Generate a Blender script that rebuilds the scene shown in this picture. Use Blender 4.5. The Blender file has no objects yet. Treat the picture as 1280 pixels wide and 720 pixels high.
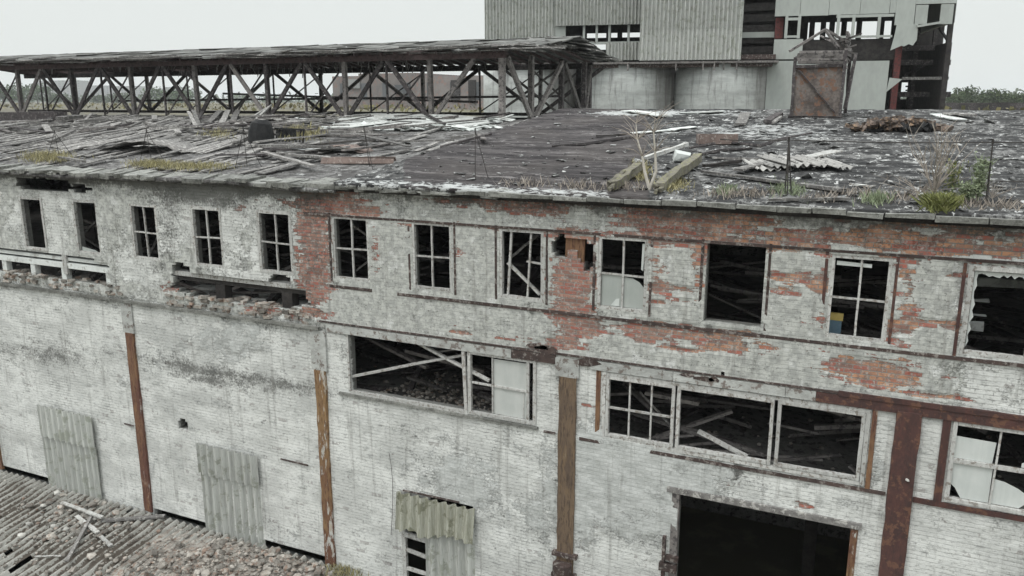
import bpy, bmesh, math, random
import numpy as np
from mathutils import Matrix, Vector, Euler
random.seed(7); rng = np.random.default_rng(7)
S = bpy.context.scene
COL = S.collection

# ------------------------------------------------------------------ camera
F, PITCH, YAW, ROLL = 1014.25, math.radians(12.985), math.radians(-24.863), math.radians(-.027)
CH, CD = 14.0, 14.2            # camera height, distance to the facade plane (y = 0)
def ray(px, py):
    x = (px-640)/F; z = -(py-360)/F
    c, s = math.cos(PITCH), math.sin(PITCH); y, z = c + z*s, -s + z*c
    c, s = math.cos(YAW), math.sin(YAW)
    return Vector((x*c+y*s, -x*s+y*c, z))
def at(px, py, Y=0.0):
    d = ray(px, py); t = (Y+CD)/d.y
    return Vector((d.x*t, Y, CH+d.z*t))
def WX(px, py, Y=0.0):
    p = at(px, py, Y); return p.x, p.z
cam = bpy.data.cameras.new('camera'); co = bpy.data.objects.new('camera', cam); COL.objects.link(co)
co.location = (0, -CD, CH); co.rotation_euler = (math.pi/2-PITCH, 0, -YAW)
cam.sensor_width = 36; cam.lens = F/1280*36; cam.clip_start = .1; cam.clip_end = 6000
S.camera = co

# ------------------------------------------------------------------ noise in python
def _h(ix, iy, seed):
    n = (ix.astype(np.int64)*374761393 + iy.astype(np.int64)*668265263 + seed*974711) & 0x7fffffff
    n = ((n ^ (n >> 13))*1274126177) & 0x7fffffff
    return ((n ^ (n >> 16)) & 0xffff)/65535.0
def vn(x, y, seed=0):
    x = np.asarray(x, float); y = np.asarray(y, float)
    ix = np.floor(x); iy = np.floor(y); fx = x-ix; fy = y-iy
    fx = fx*fx*(3-2*fx); fy = fy*fy*(3-2*fy)
    a = _h(ix, iy, seed); b = _h(ix+1, iy, seed); c = _h(ix, iy+1, seed); d = _h(ix+1, iy+1, seed)
    return (a*(1-fx)+b*fx)*(1-fy)+(c*(1-fx)+d*fx)*fy
def fbm(x, y, seed=0, o=4):
    r = 0; a = .5; t = 0
    for k in range(o):
        r = r+a*vn(x*2**k, y*2**k, seed+k*17); t += a; a *= .5
    return r/t
def _h1(ix, iy, seed):
    n = (ix*374761393+iy*668265263+seed*974711) & 0x7fffffff; n = ((n ^ (n >> 13))*1274126177) & 0x7fffffff
    return ((n ^ (n >> 16)) & 0xffff)/65535.0
def fn(x, y, seed=0, o=3):
    r = t = 0; a = .5
    for k in range(o):
        X, Y = x*2**k, y*2**k; ix, iy = math.floor(X), math.floor(Y); fx, fy = X-ix, Y-iy; fx = fx*fx*(3-2*fx); fy = fy*fy*(3-2*fy); q = seed+17*k
        r += a*((_h1(ix, iy, q)*(1-fx)+_h1(ix+1, iy, q)*fx)*(1-fy)+(_h1(ix, iy+1, q)*(1-fx)+_h1(ix+1, iy+1, q)*fx)*fy); t += a; a *= .5
    return r/t
def sst(a, b, x):
    t = np.clip((x-a)/(b-a), 0, 1); return t*t*(3-2*t)

# ------------------------------------------------------------------ mesh builder
ROCKS = []
class MB:
    def __init__(s): s.v = []; s.f = []; s.r = []
    def add(s, vs, fs, r=None):
        n = len(s.v); s.v += [tuple(p) for p in vs]; r = random.random() if r is None else r
        for f in fs: s.f.append([n+i for i in f]); s.r.append(r)
        return s
    def box(s, c, d, rot=None, r=None, j=0.0):
        x, y, z = d[0]/2, d[1]/2, d[2]/2
        P = [Vector((a*x, b*y, e*z)) for e in (-1, 1) for b in (-1, 1) for a in (-1, 1)]
        if j: P = [p+Vector((random.uniform(-j, j), random.uniform(-j, j), random.uniform(-j, j))) for p in P]
        if rot is not None: P = [rot @ p for p in P]
        c = Vector(c)
        return s.add([p+c for p in P], [(0, 2, 3, 1), (4, 5, 7, 6), (0, 1, 5, 4), (2, 6, 7, 3), (0, 4, 6, 2), (1, 3, 7, 5)], r)
    def bb(s, x0, x1, y0, y1, z0, z1, r=None):
        return s.box(((x0+x1)/2, (y0+y1)/2, (z0+z1)/2), (abs(x1-x0), abs(y1-y0), abs(z1-z0)), None, r)
    def bar(s, p0, p1, w, h, r=None, j=0.0, up=(0, 0, 1), seg=1, warp=0.0):
        p0 = Vector(p0); p1 = Vector(p1); d = p1-p0; L = d.length
        if L < 1e-5: return s
        d.normalize(); u = Vector(up)
        if abs(d.dot(u)) > .97: u = Vector((0, 1, 0))
        a = d.cross(u).normalized(); b = a.cross(d).normalized()
        vs = []; fs = []
        for k in range(seg+1):
            c = p0+(p1-p0)*(k/seg)
            if warp and 0 < k < seg: c = c+a*random.uniform(-warp, warp)+b*random.uniform(-warp, warp)
            for (e, g) in ((-1, -1), (1, -1), (1, 1), (-1, 1)):
                vs.append(c+a*(e*w/2+random.uniform(-j, j))+b*(g*h/2+random.uniform(-j, j))+(d*random.uniform(-j*2, j*2) if k in (0, seg) else Vector()))
        for k in range(seg):
            for i in range(4):
                fs.append((k*4+i, k*4+(i+1) % 4, k*4+4+(i+1) % 4, k*4+4+i))
        fs.append((3, 2, 1, 0)); fs.append(tuple(seg*4+i for i in range(4)))
        return s.add(vs, fs, r)
    def tube(s, pts, rad, n=6, r=None):
        pts = [Vector(p) for p in pts]; rads = rad if isinstance(rad, (list, tuple)) else [rad]*len(pts)
        vs = []; fs = []
        for k, p in enumerate(pts):
            d = (pts[min(k+1, len(pts)-1)]-pts[max(k-1, 0)]).normalized()
            u = Vector((0, 0, 1)) if abs(d.z) < .9 else Vector((1, 0, 0))
            a = d.cross(u).normalized(); b = a.cross(d)
            for i in range(n):
                t = 2*math.pi*i/n; vs.append(p+(a*math.cos(t)+b*math.sin(t))*rads[k])
        for k in range(len(pts)-1):
            for i in range(n): fs.append((k*n+i, k*n+(i+1) % n, (k+1)*n+(i+1) % n, (k+1)*n+i))
        fs.append(tuple(range(n))[::-1]); fs.append(tuple((len(pts)-1)*n+i for i in range(n)))
        return s.add(vs, fs, r)
    def prism(s, poly, y0, y1, r=None):            # polygon in x,z pushed through y
        n = len(poly); vs = [(x, y0, z) for x, z in poly]+[(x, y1, z) for x, z in poly]
        fs = [tuple(range(n)), tuple(range(n, 2*n))[::-1]]+[(i, i+n, (i+1) % n+n, (i+1) % n) for i in range(n)]
        return s.add(vs, fs, r)
    def rock(s, c, rad, r=None, flat=.7):
        if not ROCKS:
            for k in range(28):
                bm_ = bmesh.new(); sd = random.random()*6
                for (th, n) in ((-1.1, 5), (-.3, 6), (.5, 6), (1.2, 4)):
                    for i in range(n):
                        a = 2*math.pi*i/n+sd+th; q = random.uniform(.75, 1.2)
                        bm_.verts.new((q*math.cos(a)*math.cos(th)*random.uniform(.9, 1.25), q*math.sin(a)*math.cos(th), q*math.sin(th)))
                res = bmesh.ops.convex_hull(bm_, input=bm_.verts)
                for v in [v for v in bm_.verts if not v.link_faces]: bm_.verts.remove(v)
                bm_.verts.ensure_lookup_table(); bm_.verts.index_update()
                ROCKS.append(([tuple(v.co) for v in bm_.verts], [[v.index for v in f.verts] for f in bm_.faces])); bm_.free()
        vv, ff = random.choice(ROCKS); t = random.random()*6.28; ct, st = math.cos(t)*rad, math.sin(t)*rad
        return s.add([(c[0]+x*ct-y*st, c[1]+x*st+y*ct, c[2]+z*rad*flat) for x, y, z in vv], ff, r)
    def build(s, name, mat, parent=None, origin=None, smooth=False, attrs=None):
        me = bpy.data.meshes.new(name)
        o3 = Vector(origin) if origin is not None else Vector()
        me.from_pydata([(p[0]-o3.x, p[1]-o3.y, p[2]-o3.z) for p in s.v], [], s.f)
        if s.r:
            a = me.attributes.new('rnd', 'FLOAT', 'FACE'); a.data.foreach_set('value', np.array(s.r, dtype=np.float32))
        for k, arr in (attrs or {}).items():
            a = me.attributes.new(k, 'FLOAT', 'POINT'); a.data.foreach_set('value', np.array(arr, dtype=np.float32))
        me.materials.append(mat); me.validate()
        if smooth: me.polygons.foreach_set('use_smooth', [True]*len(me.polygons))
        o = bpy.data.objects.new(name, me); COL.objects.link(o); o.location = o3
        if parent is not None: par(o, parent)
        return o
def world(o):
    m = o.matrix_basis.copy()
    if o.parent: m = world(o.parent) @ o.matrix_parent_inverse @ m
    return m
def par(o, p): o.parent = p; o.matrix_parent_inverse = world(p).inverted()
def tag(o, label=None, cat=None, group=None, kind=None):
    if label: o['label'] = label
    if cat: o['category'] = cat
    if group: o['group'] = group
    if kind: o['kind'] = kind
    return o
def thing(name, loc, label, cat, group=None, rz=0):
    o = bpy.data.objects.new(name, None); COL.objects.link(o); o.location = loc; o.rotation_euler = (0, 0, rz); o.empty_display_size = .3
    return tag(o, label, cat, group)
def copy_tree(o, parent=None):
    c = o.copy(); COL.objects.link(c)
    if parent is not None: c.parent = parent
    for ch in [x for x in COL.objects if x.parent is o]: copy_tree(ch, c)
    return c

# ------------------------------------------------------------------ node helper
class NT:
    def __init__(s, name, rough=.85, spec=.25, metal=0):
        s.m = bpy.data.materials.new(name); s.m.use_nodes = True; s.t = s.m.node_tree; s.N = s.t.nodes; s.L = s.t.links
        s.b = s.N['Principled BSDF']; s.b.inputs['Roughness'].default_value = rough
        s.b.inputs['Specular IOR Level'].default_value = spec; s.b.inputs['Metallic'].default_value = metal
        s.oc = s.N.new('ShaderNodeTexCoord').outputs['Object']
    def put(s, inp, v):
        if isinstance(v, bpy.types.NodeSocket): s.L.new(v, inp)
        elif v is not None:
            if isinstance(v, (tuple, list)) and len(v) == 3 and inp.type == 'RGBA': v = tuple(v)+(1,)
            inp.default_value = v
    def math(s, op, a, b=None, c=None, clamp=False):
        n = s.N.new('ShaderNodeMath'); n.operation = op; n.use_clamp = clamp
        s.put(n.inputs[0], a)
        if b is not None: s.put(n.inputs[1], b)
        if c is not None: s.put(n.inputs[2], c)
        return n.outputs[0]
    def add(s, a, b): return s.math('ADD', a, b)
    def mul(s, a, b): return s.math('MULTIPLY', a, b)
    def ss(s, a, b, x, o0=0., o1=1.):
        n = s.N.new('ShaderNodeMapRange'); n.interpolation_type = 'SMOOTHSTEP'
        s.put(n.inputs['Value'], x); s.put(n.inputs['From Min'], a); s.put(n.inputs['From Max'], b)
        s.put(n.inputs['To Min'], o0); s.put(n.inputs['To Max'], o1); return n.outputs[0]
    def mix(s, f, a, b, mode='MIX'):
        n = s.N.new('ShaderNodeMix'); n.data_type = 'RGBA'; n.blend_type = mode
        s.put(n.inputs[0], f); s.put(n.inputs[6], a); s.put(n.inputs[7], b); return n.outputs[2]
    def noise(s, scale, detail=3, rough=.55, vec=None, dist=0.):
        n = s.N.new('ShaderNodeTexNoise'); s.put(n.inputs['Scale'], scale); n.inputs['Detail'].default_value = detail
        n.inputs['Roughness'].default_value = rough; n.inputs['Distortion'].default_value = dist
        s.L.new(vec if vec is not None else s.oc, n.inputs['Vector']); return n.outputs['Fac']
    def attr(s, name):
        n = s.N.new('ShaderNodeAttribute'); n.attribute_name = name; return n.outputs['Fac']
    def scale(s, x, y, z, vec=None):
        n = s.N.new('ShaderNodeMapping'); n.inputs['Scale'].default_value = (x, y, z)
        s.L.new(vec if vec is not None else s.oc, n.inputs['Vector']); return n.outputs[0]
    def sep(s, vec=None):
        n = s.N.new('ShaderNodeSeparateXYZ'); s.L.new(vec if vec is not None else s.oc, n.inputs[0]); return n.outputs
    def comb(s, x, y, z):
        n = s.N.new('ShaderNodeCombineXYZ'); s.put(n.inputs[0], x); s.put(n.inputs[1], y); s.put(n.inputs[2], z); return n.outputs[0]
    def brick(s, vec, mort, c1, c2, cm, w=.26, h=.077, bias=0., sm=.1):
        n = s.N.new('ShaderNodeTexBrick'); s.L.new(vec, n.inputs['Vector']); n.inputs['Scale'].default_value = 1
        n.inputs['Mortar Size'].default_value = mort; n.inputs['Brick Width'].default_value = w; n.inputs['Row Height'].default_value = h
        n.inputs['Mortar Smooth'].default_value = sm; n.inputs['Bias'].default_value = bias
        s.put(n.inputs['Color1'], c1); s.put(n.inputs['Color2'], c2); s.put(n.inputs['Mortar'], cm)
        return n.outputs['Color'], n.outputs['Fac']
    def bump(s, h, dist=.01, strength=1.):
        n = s.N.new('ShaderNodeBump'); n.inputs['Distance'].default_value = dist; n.inputs['Strength'].default_value = strength
        s.L.new(h, n.inputs['Height']); s.L.new(n.outputs[0], s.b.inputs['Normal'])
    def col(s, c): s.put(s.b.inputs['Base Color'], c); return s
K = lambda *a: (a[0], a[1], a[2], 1)

def simple(name, c1, c2, scale=4, rough=.85, rv=.35, streak=None, bump=.004, third=None, metal=0, spec=.25):
    n = NT(name, rough, spec, metal)
    vec = n.scale(*streak) if streak else n.oc
    a = n.noise(scale, 5, .65, vec); b = n.noise(scale*6, 3, .6, vec)
    f = n.ss(.35, .65, n.add(n.mul(a, .65), n.mul(b, .35)))
    c = n.mix(f, K(*c1), K(*c2))
    if third:
        g = n.noise(scale*1.7, 5, .7, n.scale(1.3, 1.1, 1.2)); c = n.mix(n.ss(.53, .6, g), c, K(*third))
    r = n.attr('rnd'); c = n.mix(1.0, c, n.comb(*[n.add(1-rv*.5, n.mul(r, rv))]*3), 'MULTIPLY')
    n.col(c); n.bump(n.add(a, n.mul(b, .5)), bump*4, .6); return n.m

def flaky(name, paint, rust1, rust2, amt):
    n = NT(name, .85, .25); v = n.noise(1., 6, .75, n.scale(3.5, 3, .9)); w = n.noise(1., 5, .7, n.scale(9, 5, 1.6)); g = n.noise(1., 5, .7, n.scale(30, 10, 5)); L_ = n.noise(1., 3, .6, n.scale(.5, .5, .55))
    c = n.mix(n.ss(.42, .58, n.add(n.mul(v, .5), n.mul(L_, .5))), K(*rust1), K(*rust2)); c = n.mix(n.mul(n.ss(.5, .62, g), .7), c, K(rust2[0]*.5, rust2[1]*.5, rust2[2]*.55))
    c = n.mix(n.ss(amt, amt+.04, n.add(n.mul(v, .5), n.mul(w, .5))), c, K(*paint)); c = n.mix(n.mul(n.ss(.54, .64, w), .5), c, K(rust1[0]*1.3, rust1[1]*1.25, rust1[2]*1.1)); n.col(c); n.bump(n.add(v, g), .03, .8); return n.m
# ---- facade
def mat_facade():
    n = NT('worn_whitewashed_brick', .9, .2)
    X, Y, Z = n.sep(); nd = n.noise(3, 2)
    P = n.comb(n.add(n.add(X, n.mul(Y, .9)), n.mul(nd, .015)), n.add(Z, n.mul(n.noise(1.2, 2), .03)), 0.)
    _, mort = n.brick(P, .009, K(0, 0, 0), K(0, 0, 0), K(1, 1, 1), sm=.35)
    rc, _ = n.brick(P, 0., K(0, 0, 0), K(1, 1, 1), K(0, 0, 0)); rnd = n.sep(rc)[0]
    aB, aP, aS = n.attr('bare'), n.attr('plaster'), n.attr('stain_shade')
    n05 = n.noise(.6, 4, .6); n2 = n.noise(2.2, 5, .65); n7 = n.noise(7, 4, .65); n20 = n.noise(20, 4, .7); n60 = n.noise(70, 2, .6)
    an = n.noise(1., 4, .7, n.comb(n.mul(X, 1.6), 2., n.mul(Z, 9))); bsum = n.add(aB, n.add(n.mul(n.add(rnd, -.5), .34), n.add(n.mul(n.add(an, -.5), 1.1), n.add(n.mul(n.add(n7, -.5), .35), n.mul(n.add(n20, -.5), .45)))))
    bare = n.ss(.48, .53, bsum); rim = n.mul(n.ss(.40, .46, bsum), .6)
    plas = n.ss(.44, .56, n.add(aP, n.add(n.mul(n.add(n2, -.5), .9), n.mul(n.add(n20, -.5), .6))))
    # whitewash
    hs = n.noise(1., 5, .7, n.comb(n.mul(X, 2.2), 0., n.mul(Z, 15))); hf = n.noise(1., 4, .7, n.comb(n.mul(X, 6.), 3., n.mul(Z, 42)))
    sm = n.noise(1., 6, .70, n.comb(n.mul(X, .7), 5., n.mul(Z, 1.3))); sm2 = n.noise(1., 6, .78, n.comb(n.mul(X, 2.2), 9., n.mul(Z, 4)))
    c = n.mix(n.ss(.40, .60, sm), K(.68, .685, .66), K(.52, .525, .505))
    c = n.mix(n.mul(n.ss(.52, .60, n.noise(1., 5, .7, n.comb(n.mul(X, .35), 2., n.mul(Z, .8)))), .45), c, K(.40, .405, .39))
    c = n.mix(n.mul(n.ss(.54, .63, sm2), .6), c, K(.34, .347, .335))
    c = n.mix(n.mul(n.ss(.55, .66, hs), .28), c, K(.36, .37, .355))
    c = n.mix(n.mul(n.ss(.57, .68, n20), .25), c, K(.30, .305, .295))
    c = n.mix(n.mul(n.ss(.55, .61, n.noise(1., 4, .75, n.comb(n.mul(X, 9.), 7., n.mul(Z, 22)))), .6), c, K(.25, .25, .24))
    jn = n.ss(.50, .62, n.add(n.mul(n7, .3), n.add(n.mul(n05, .35), n.mul(sm2, .35))))
    zz = n.math('ABSOLUTE', n.add(n.math('FRACT', n.add(n.math('DIVIDE', n.add(Z, n.mul(n.noise(1.2, 2), .03)), .077), n.mul(n.add(n7, -.5), .25))), -.5))
    hl = n.mul(n.ss(.36, .48, zz), n.ss(.44, .58, n.noise(1., 4, .7, n.comb(n.mul(X, 3.2), 1., n.mul(Z, 7)))))
    pc = n.mix(n.mul(hl, .45), c, K(.20, .20, .193))
    pc = n.mix(n.mul(mort, n.mul(jn, .75)), pc, K(.13, .13, .125))
    pc = n.mix(n.mul(n.ss(.982, .992, n.add(rnd, n.mul(n.add(n7, -.5), .3))), .5), pc, K(.20, .175, .165))
    # plaster
    q = n.mix(n.ss(.42, .58, n7), K(.49, .495, .465), K(.36, .365, .345))
    q = n.mix(n.ss(.54, .60, n.add(n.mul(n2, .5), n.mul(n.noise(5, 5, .75), .5))), q, K(.60, .605, .585))
    q = n.mix(n.mul(n.ss(.55, .68, n20), .7), q, K(.17, .175, .165))
    q = n.mix(n.ss(.56, .62, n.add(n.mul(n.noise(1.3, 6, .75), .6), n.mul(n20, .4))), q, K(.215, .22, .205))
    q = n.mix(n.ss(8.95, 9.1, Z), n.mix(n.ss(.35, .6, sm2), K(.58, .59, .575), K(.42, .43, .415)), q)
    q = n.mix(n.mul(n.ss(.56, .68, hf), .35), q, K(.22, .225, .215))
    q = n.mix(n.mul(mort, .22), q, K(.2, .2, .19))
    base = n.mix(plas, pc, q)
    # bare brick
    b = n.mix(n.ss(.15, .5, rnd), K(.22, .115, .09), n.mix(n.ss(-4.5, -1.5, X), K(.36, .18, .13), K(.47, .235, .13))); b = n.mix(n.ss(.76, .84, rnd), b, K(.33, .105, .075))
    b = n.mix(n.mul(n.ss(.45, .62, n20), .8), b, K(.24, .15, .125))
    b = n.mix(n.mul(n.ss(.50, .62, n7), .6), b, K(.145, .11, .10))
    b = n.mix(n.mul(n.ss(.51, .62, n.noise(9, 5, .75)), .8), b, K(.40, .39, .365))
    b = n.mix(mort, b, n.mix(n7, K(.33, .32, .29), K(.14, .12, .11)))
    base = n.mix(rim, base, K(.50, .505, .48)); base = n.mix(n.mul(bare, .97), base, b)
    # grime with its own shape, plus shade painted under the eave and in reveals
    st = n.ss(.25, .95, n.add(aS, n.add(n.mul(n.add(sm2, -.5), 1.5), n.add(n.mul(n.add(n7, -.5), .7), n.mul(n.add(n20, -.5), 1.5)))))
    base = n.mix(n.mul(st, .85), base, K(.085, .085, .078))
    drip = n.noise(1., 5, .7, n.scale(5.5, 1, .35))
    base = n.mix(n.mul(n.ss(.53, .68, drip), .42), base, K(.16, .155, .14))
    base = n.mix(n.mul(n.ss(.62, .68, n60), .25), base, K(.12, .12, .115))
    n.col(base)
    wsh = n.mul(n.add(1., n.mul(bare, -1)), n.add(1., n.mul(plas, -1))); h = n.add(n.mul(mort, n.add(-.9, n.add(n.mul(plas, .75), n.mul(wsh, .62)))), n.add(n.mul(plas, .9), n.add(n.mul(bare, -1.1), n.add(n.mul(n20, .6), n.mul(n60, .35)))))
    h = n.add(h, n.mul(rnd, n.add(.12, n.mul(bare, .5))))
    n.bump(h, .012, 1.); return n.m
M = {}
M['facade'] = mat_facade()
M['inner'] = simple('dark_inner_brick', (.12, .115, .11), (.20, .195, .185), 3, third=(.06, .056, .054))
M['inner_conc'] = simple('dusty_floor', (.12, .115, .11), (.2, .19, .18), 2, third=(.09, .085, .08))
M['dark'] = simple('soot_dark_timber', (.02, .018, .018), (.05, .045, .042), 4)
M['pale_wood'] = simple('weathered_white_wood', (.50, .50, .48), (.34, .335, .32), 6, streak=(3, 3, .6), third=(.22, .2, .18), rv=.3, bump=.002)
M['wood'] = simple('grey_weathered_wood', (.19, .182, .174), (.10, .094, .09), 5, streak=(1.5, 1.5, 1.5), third=(.33, .32, .30), rv=.8)
M['truss'] = simple('dark_weathered_timber', (.062, .054, .054), (.034, .03, .031), 4, third=(.12, .11, .105), rv=.9)
M['truss_pale'] = simple('bleached_timber', (.20, .185, .175), (.11, .10, .096), 4, third=(.06, .055, .055), rv=.9)
M['rust_timber'] = simple('rusty_red_chord', (.10, .07, .068), (.06, .045, .045), 5, third=(.05, .035, .035), rv=.5)
M['steel'] = simple('dark_rusty_steel', (.075, .052, .046), (.042, .032, .03), 5, rough=.75, third=(.20, .18, .165), rv=.4)
M['redsteel'] = simple('red_oxide_steel', (.088, .042, .036), (.05, .031, .029), 2.5, rough=.75, streak=(2, 2, .8), third=(.125, .065, .045), rv=.2)
M['ochre'] = simple('ochre_rust_flaking', (.24, .14, .07), (.13, .075, .045), 2.2, streak=(3, 3, 1), third=(.40, .39, .36), rv=.3)
M['ochre2'] = simple('brown_timber_rot', (.20, .13, .075), (.11, .075, .05), 4, streak=(5, 5, .8), third=(.28, .19, .11), rv=.3)
M['orange'] = simple('orange_brown_rust', (.19, .10, .06), (.11, .055, .042), 1.2, streak=(2, 2, 1), third=(.21, .135, .08), rv=.3)
M['rust'] = simple('bright_rust', (.20, .15, .13), (.13, .10, .09), 5, third=(.28, .235, .21), rv=.3)
M['redcol'] = simple('red_painted_column', (.15, .045, .042), (.10, .04, .038), 3, rv=.2, third=(.07, .04, .038))
M['asb'] = simple('grey_asbestos_cement', (.50, .51, .48), (.33, .335, .315), 1.6, streak=(9, 9, .5), third=(.30, .31, .27), rv=.22, bump=.002)
M['asb_moss'] = simple('mossy_asbestos_cement', (.36, .36, .31), (.22, .22, .17), 1.8, streak=(9, 9, .5), third=(.17, .17, .125), rv=.3, bump=.002)
M['panel'] = simple('pale_concrete_panel', (.37, .39, .365), (.31, .325, .305), .7, streak=(1.2, 1.2, .5), rv=.12, bump=.002)
M['conc'] = simple('grey_concrete', (.47, .49, .47), (.35, .365, .35), .6, streak=(.4, .4, 2.2), rv=.15, third=(.27, .28, .265))
M['conc_white'] = simple('pale_plastered_board', (.62, .64, .62), (.50, .515, .50), 1.5, rv=.15, third=(.36, .36, .34))
M['slab'] = simple('lichen_grey_slab', (.25, .25, .232), (.12, .12, .11), 5, third=(.11, .11, .10), rv=.5, bump=.006)
M['moss'] = simple('yellow_moss', (.31, .275, .135), (.17, .155, .085), 9, third=(.33, .31, .2), rv=1.0)
M['green'] = simple('fresh_green_leaves', (.12, .14, .045), (.19, .19, .075), 9, rv=1.0)
M['sage'] = simple('sage_leaves', (.16, .20, .12), (.24, .27, .17), 9, rv=.6)
M['twig'] = simple('dry_pale_twig', (.34, .30, .26), (.22, .19, .16), 9, rv=.5)
M['birch'] = simple('birch_bark', (.50, .47, .42), (.36, .33, .28), 9, rv=.3)
M['leaf_far'] = simple('far_foliage', (.035, .055, .025), (.07, .09, .04), .5, rv=.9, bump=.0)
M['leaf_far2'] = simple('far_foliage_green', (.045, .075, .035), (.08, .11, .05), .5, rv=.9, bump=.0)
M['trunk'] = simple('far_bark', (.06, .05, .04), (.1, .085, .07), 2)
M['ruinbrick'] = simple('old_brown_brick', (.21, .19, .18), (.16, .145, .14), .5, rv=.25, third=(.23, .16, .14))
M['block'] = simple('pale_apartment_panel', (.27, .275, .27), (.22, .225, .22), .1, rv=.2)
M['winfar'] = simple('far_window_dark', (.07, .075, .08), (.10, .105, .11), .1, rough=.3)
M['wire'] = simple('dark_wire', (.03, .028, .028), (.05, .045, .04), 5)
M['burnt'] = simple('burnt_black', (.012, .012, .013), (.03, .03, .03), 5)
M['rubble'] = simple('crushed_brick_rubble', (.33, .31, .28), (.17, .15, .13), 3, third=(.20, .145, .115), rv=1.1)
M['stone'] = simple('pale_rubble_stone', (.45, .44, .41), (.33, .32, .295), 5, rv=.5)
M['chips'] = simple('roof_felt_chips', (.17, .17, .165), (.10, .10, .098), 5, rv=1.5, third=(.30, .30, .29))
M['blue'] = simple('faded_blue_board', (.16, .26, .34), (.2, .3, .36), 5)
M['yellow'] = simple('faded_yellow_board', (.75, .58, .18), (.65, .5, .18), 5)
M['lintel'] = simple('painted_lintel', (.46, .47, .45), (.30, .30, .285), 3, streak=(1, 1, 2), third=(.17, .145, .13), rv=.2)
M['sheeting'] = simple('grey_green_slate_sheets', (.165, .165, .155), (.09, .09, .085), 4, third=(.10, .095, .09), rv=.7)
M['beamw'] = simple('mossy_old_timber', (.16, .148, .12), (.08, .074, .058), 7, third=(.17, .165, .09), rv=.5)
M['scrapm'] = simple('rust_brown_scrap', (.12, .095, .08), (.065, .05, .043), 5, third=(.19, .13, .085), rv=1.2)
M['ochre'] = flaky('ochre_rust_flaking', (.46, .46, .43), (.24, .15, .075), (.14, .07, .045), .525)
M['orange'] = flaky('orange_brown_rust', (.40, .38, .35), (.20, .115, .065), (.125, .06, .045), .57)
M['ochre2'] = flaky('brown_timber_rot', (.30, .26, .2), (.17, .12, .08), (.11, .08, .06), .64)
M['whitesheet'] = simple('whitish_felt', (.50, .51, .49), (.40, .405, .39), 2.5, third=(.27, .27, .26), rv=.1)
M['slatefrag'] = simple('bleached_slate_fragment', (.40, .39, .37), (.27, .262, .25), 3, rv=.5, third=(.16, .155, .15))
def mat_silo():
    n = NT('streaked_silo_concrete', .85, .2); X, Y, Z = n.sep(); a = n.noise(1., 5, .7, n.scale(.5, .5, 2.2)); d = n.noise(1., 5, .75, n.scale(3, 3, .25)); f = n.noise(3, 5, .75)
    c = n.mix(n.ss(.4, .62, a), K(.46, .475, .455), K(.35, .36, .345)); c = n.mix(n.mul(n.ss(.50, .66, d), n.ss(11.5, 15.5, Z, .25, .8)), c, K(.17, .165, .16))
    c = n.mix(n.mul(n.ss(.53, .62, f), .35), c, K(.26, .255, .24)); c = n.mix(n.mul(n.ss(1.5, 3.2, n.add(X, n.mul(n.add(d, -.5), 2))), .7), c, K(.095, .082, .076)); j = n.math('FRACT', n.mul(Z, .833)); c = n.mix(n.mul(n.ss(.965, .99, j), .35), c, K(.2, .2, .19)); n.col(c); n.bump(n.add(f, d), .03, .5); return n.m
M['silo'] = mat_silo()
def mat_glass(name, c, rough, alpha=1.0):
    n = NT(name, rough, .5); a = n.noise(2.5, 4, .6); b = n.noise(1., 4, .7, n.scale(6, 6, .7))
    n.col(n.mix(n.ss(.35, .7, n.add(n.mul(a, .5), n.mul(b, .5))), K(*c), K(c[0]*.82, c[1]*.84, c[2]*.84))); n.b.inputs['Alpha'].default_value = alpha
    return n.m
M['milk'] = mat_glass('milky_dirty_glass', (.58, .60, .58), .3)
M['milk2'] = mat_glass('grey_dirty_glass', (.38, .40, .38), .3)
M['film'] = mat_glass('cloudy_polythene', (.50, .51, .49), .45)

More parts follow.
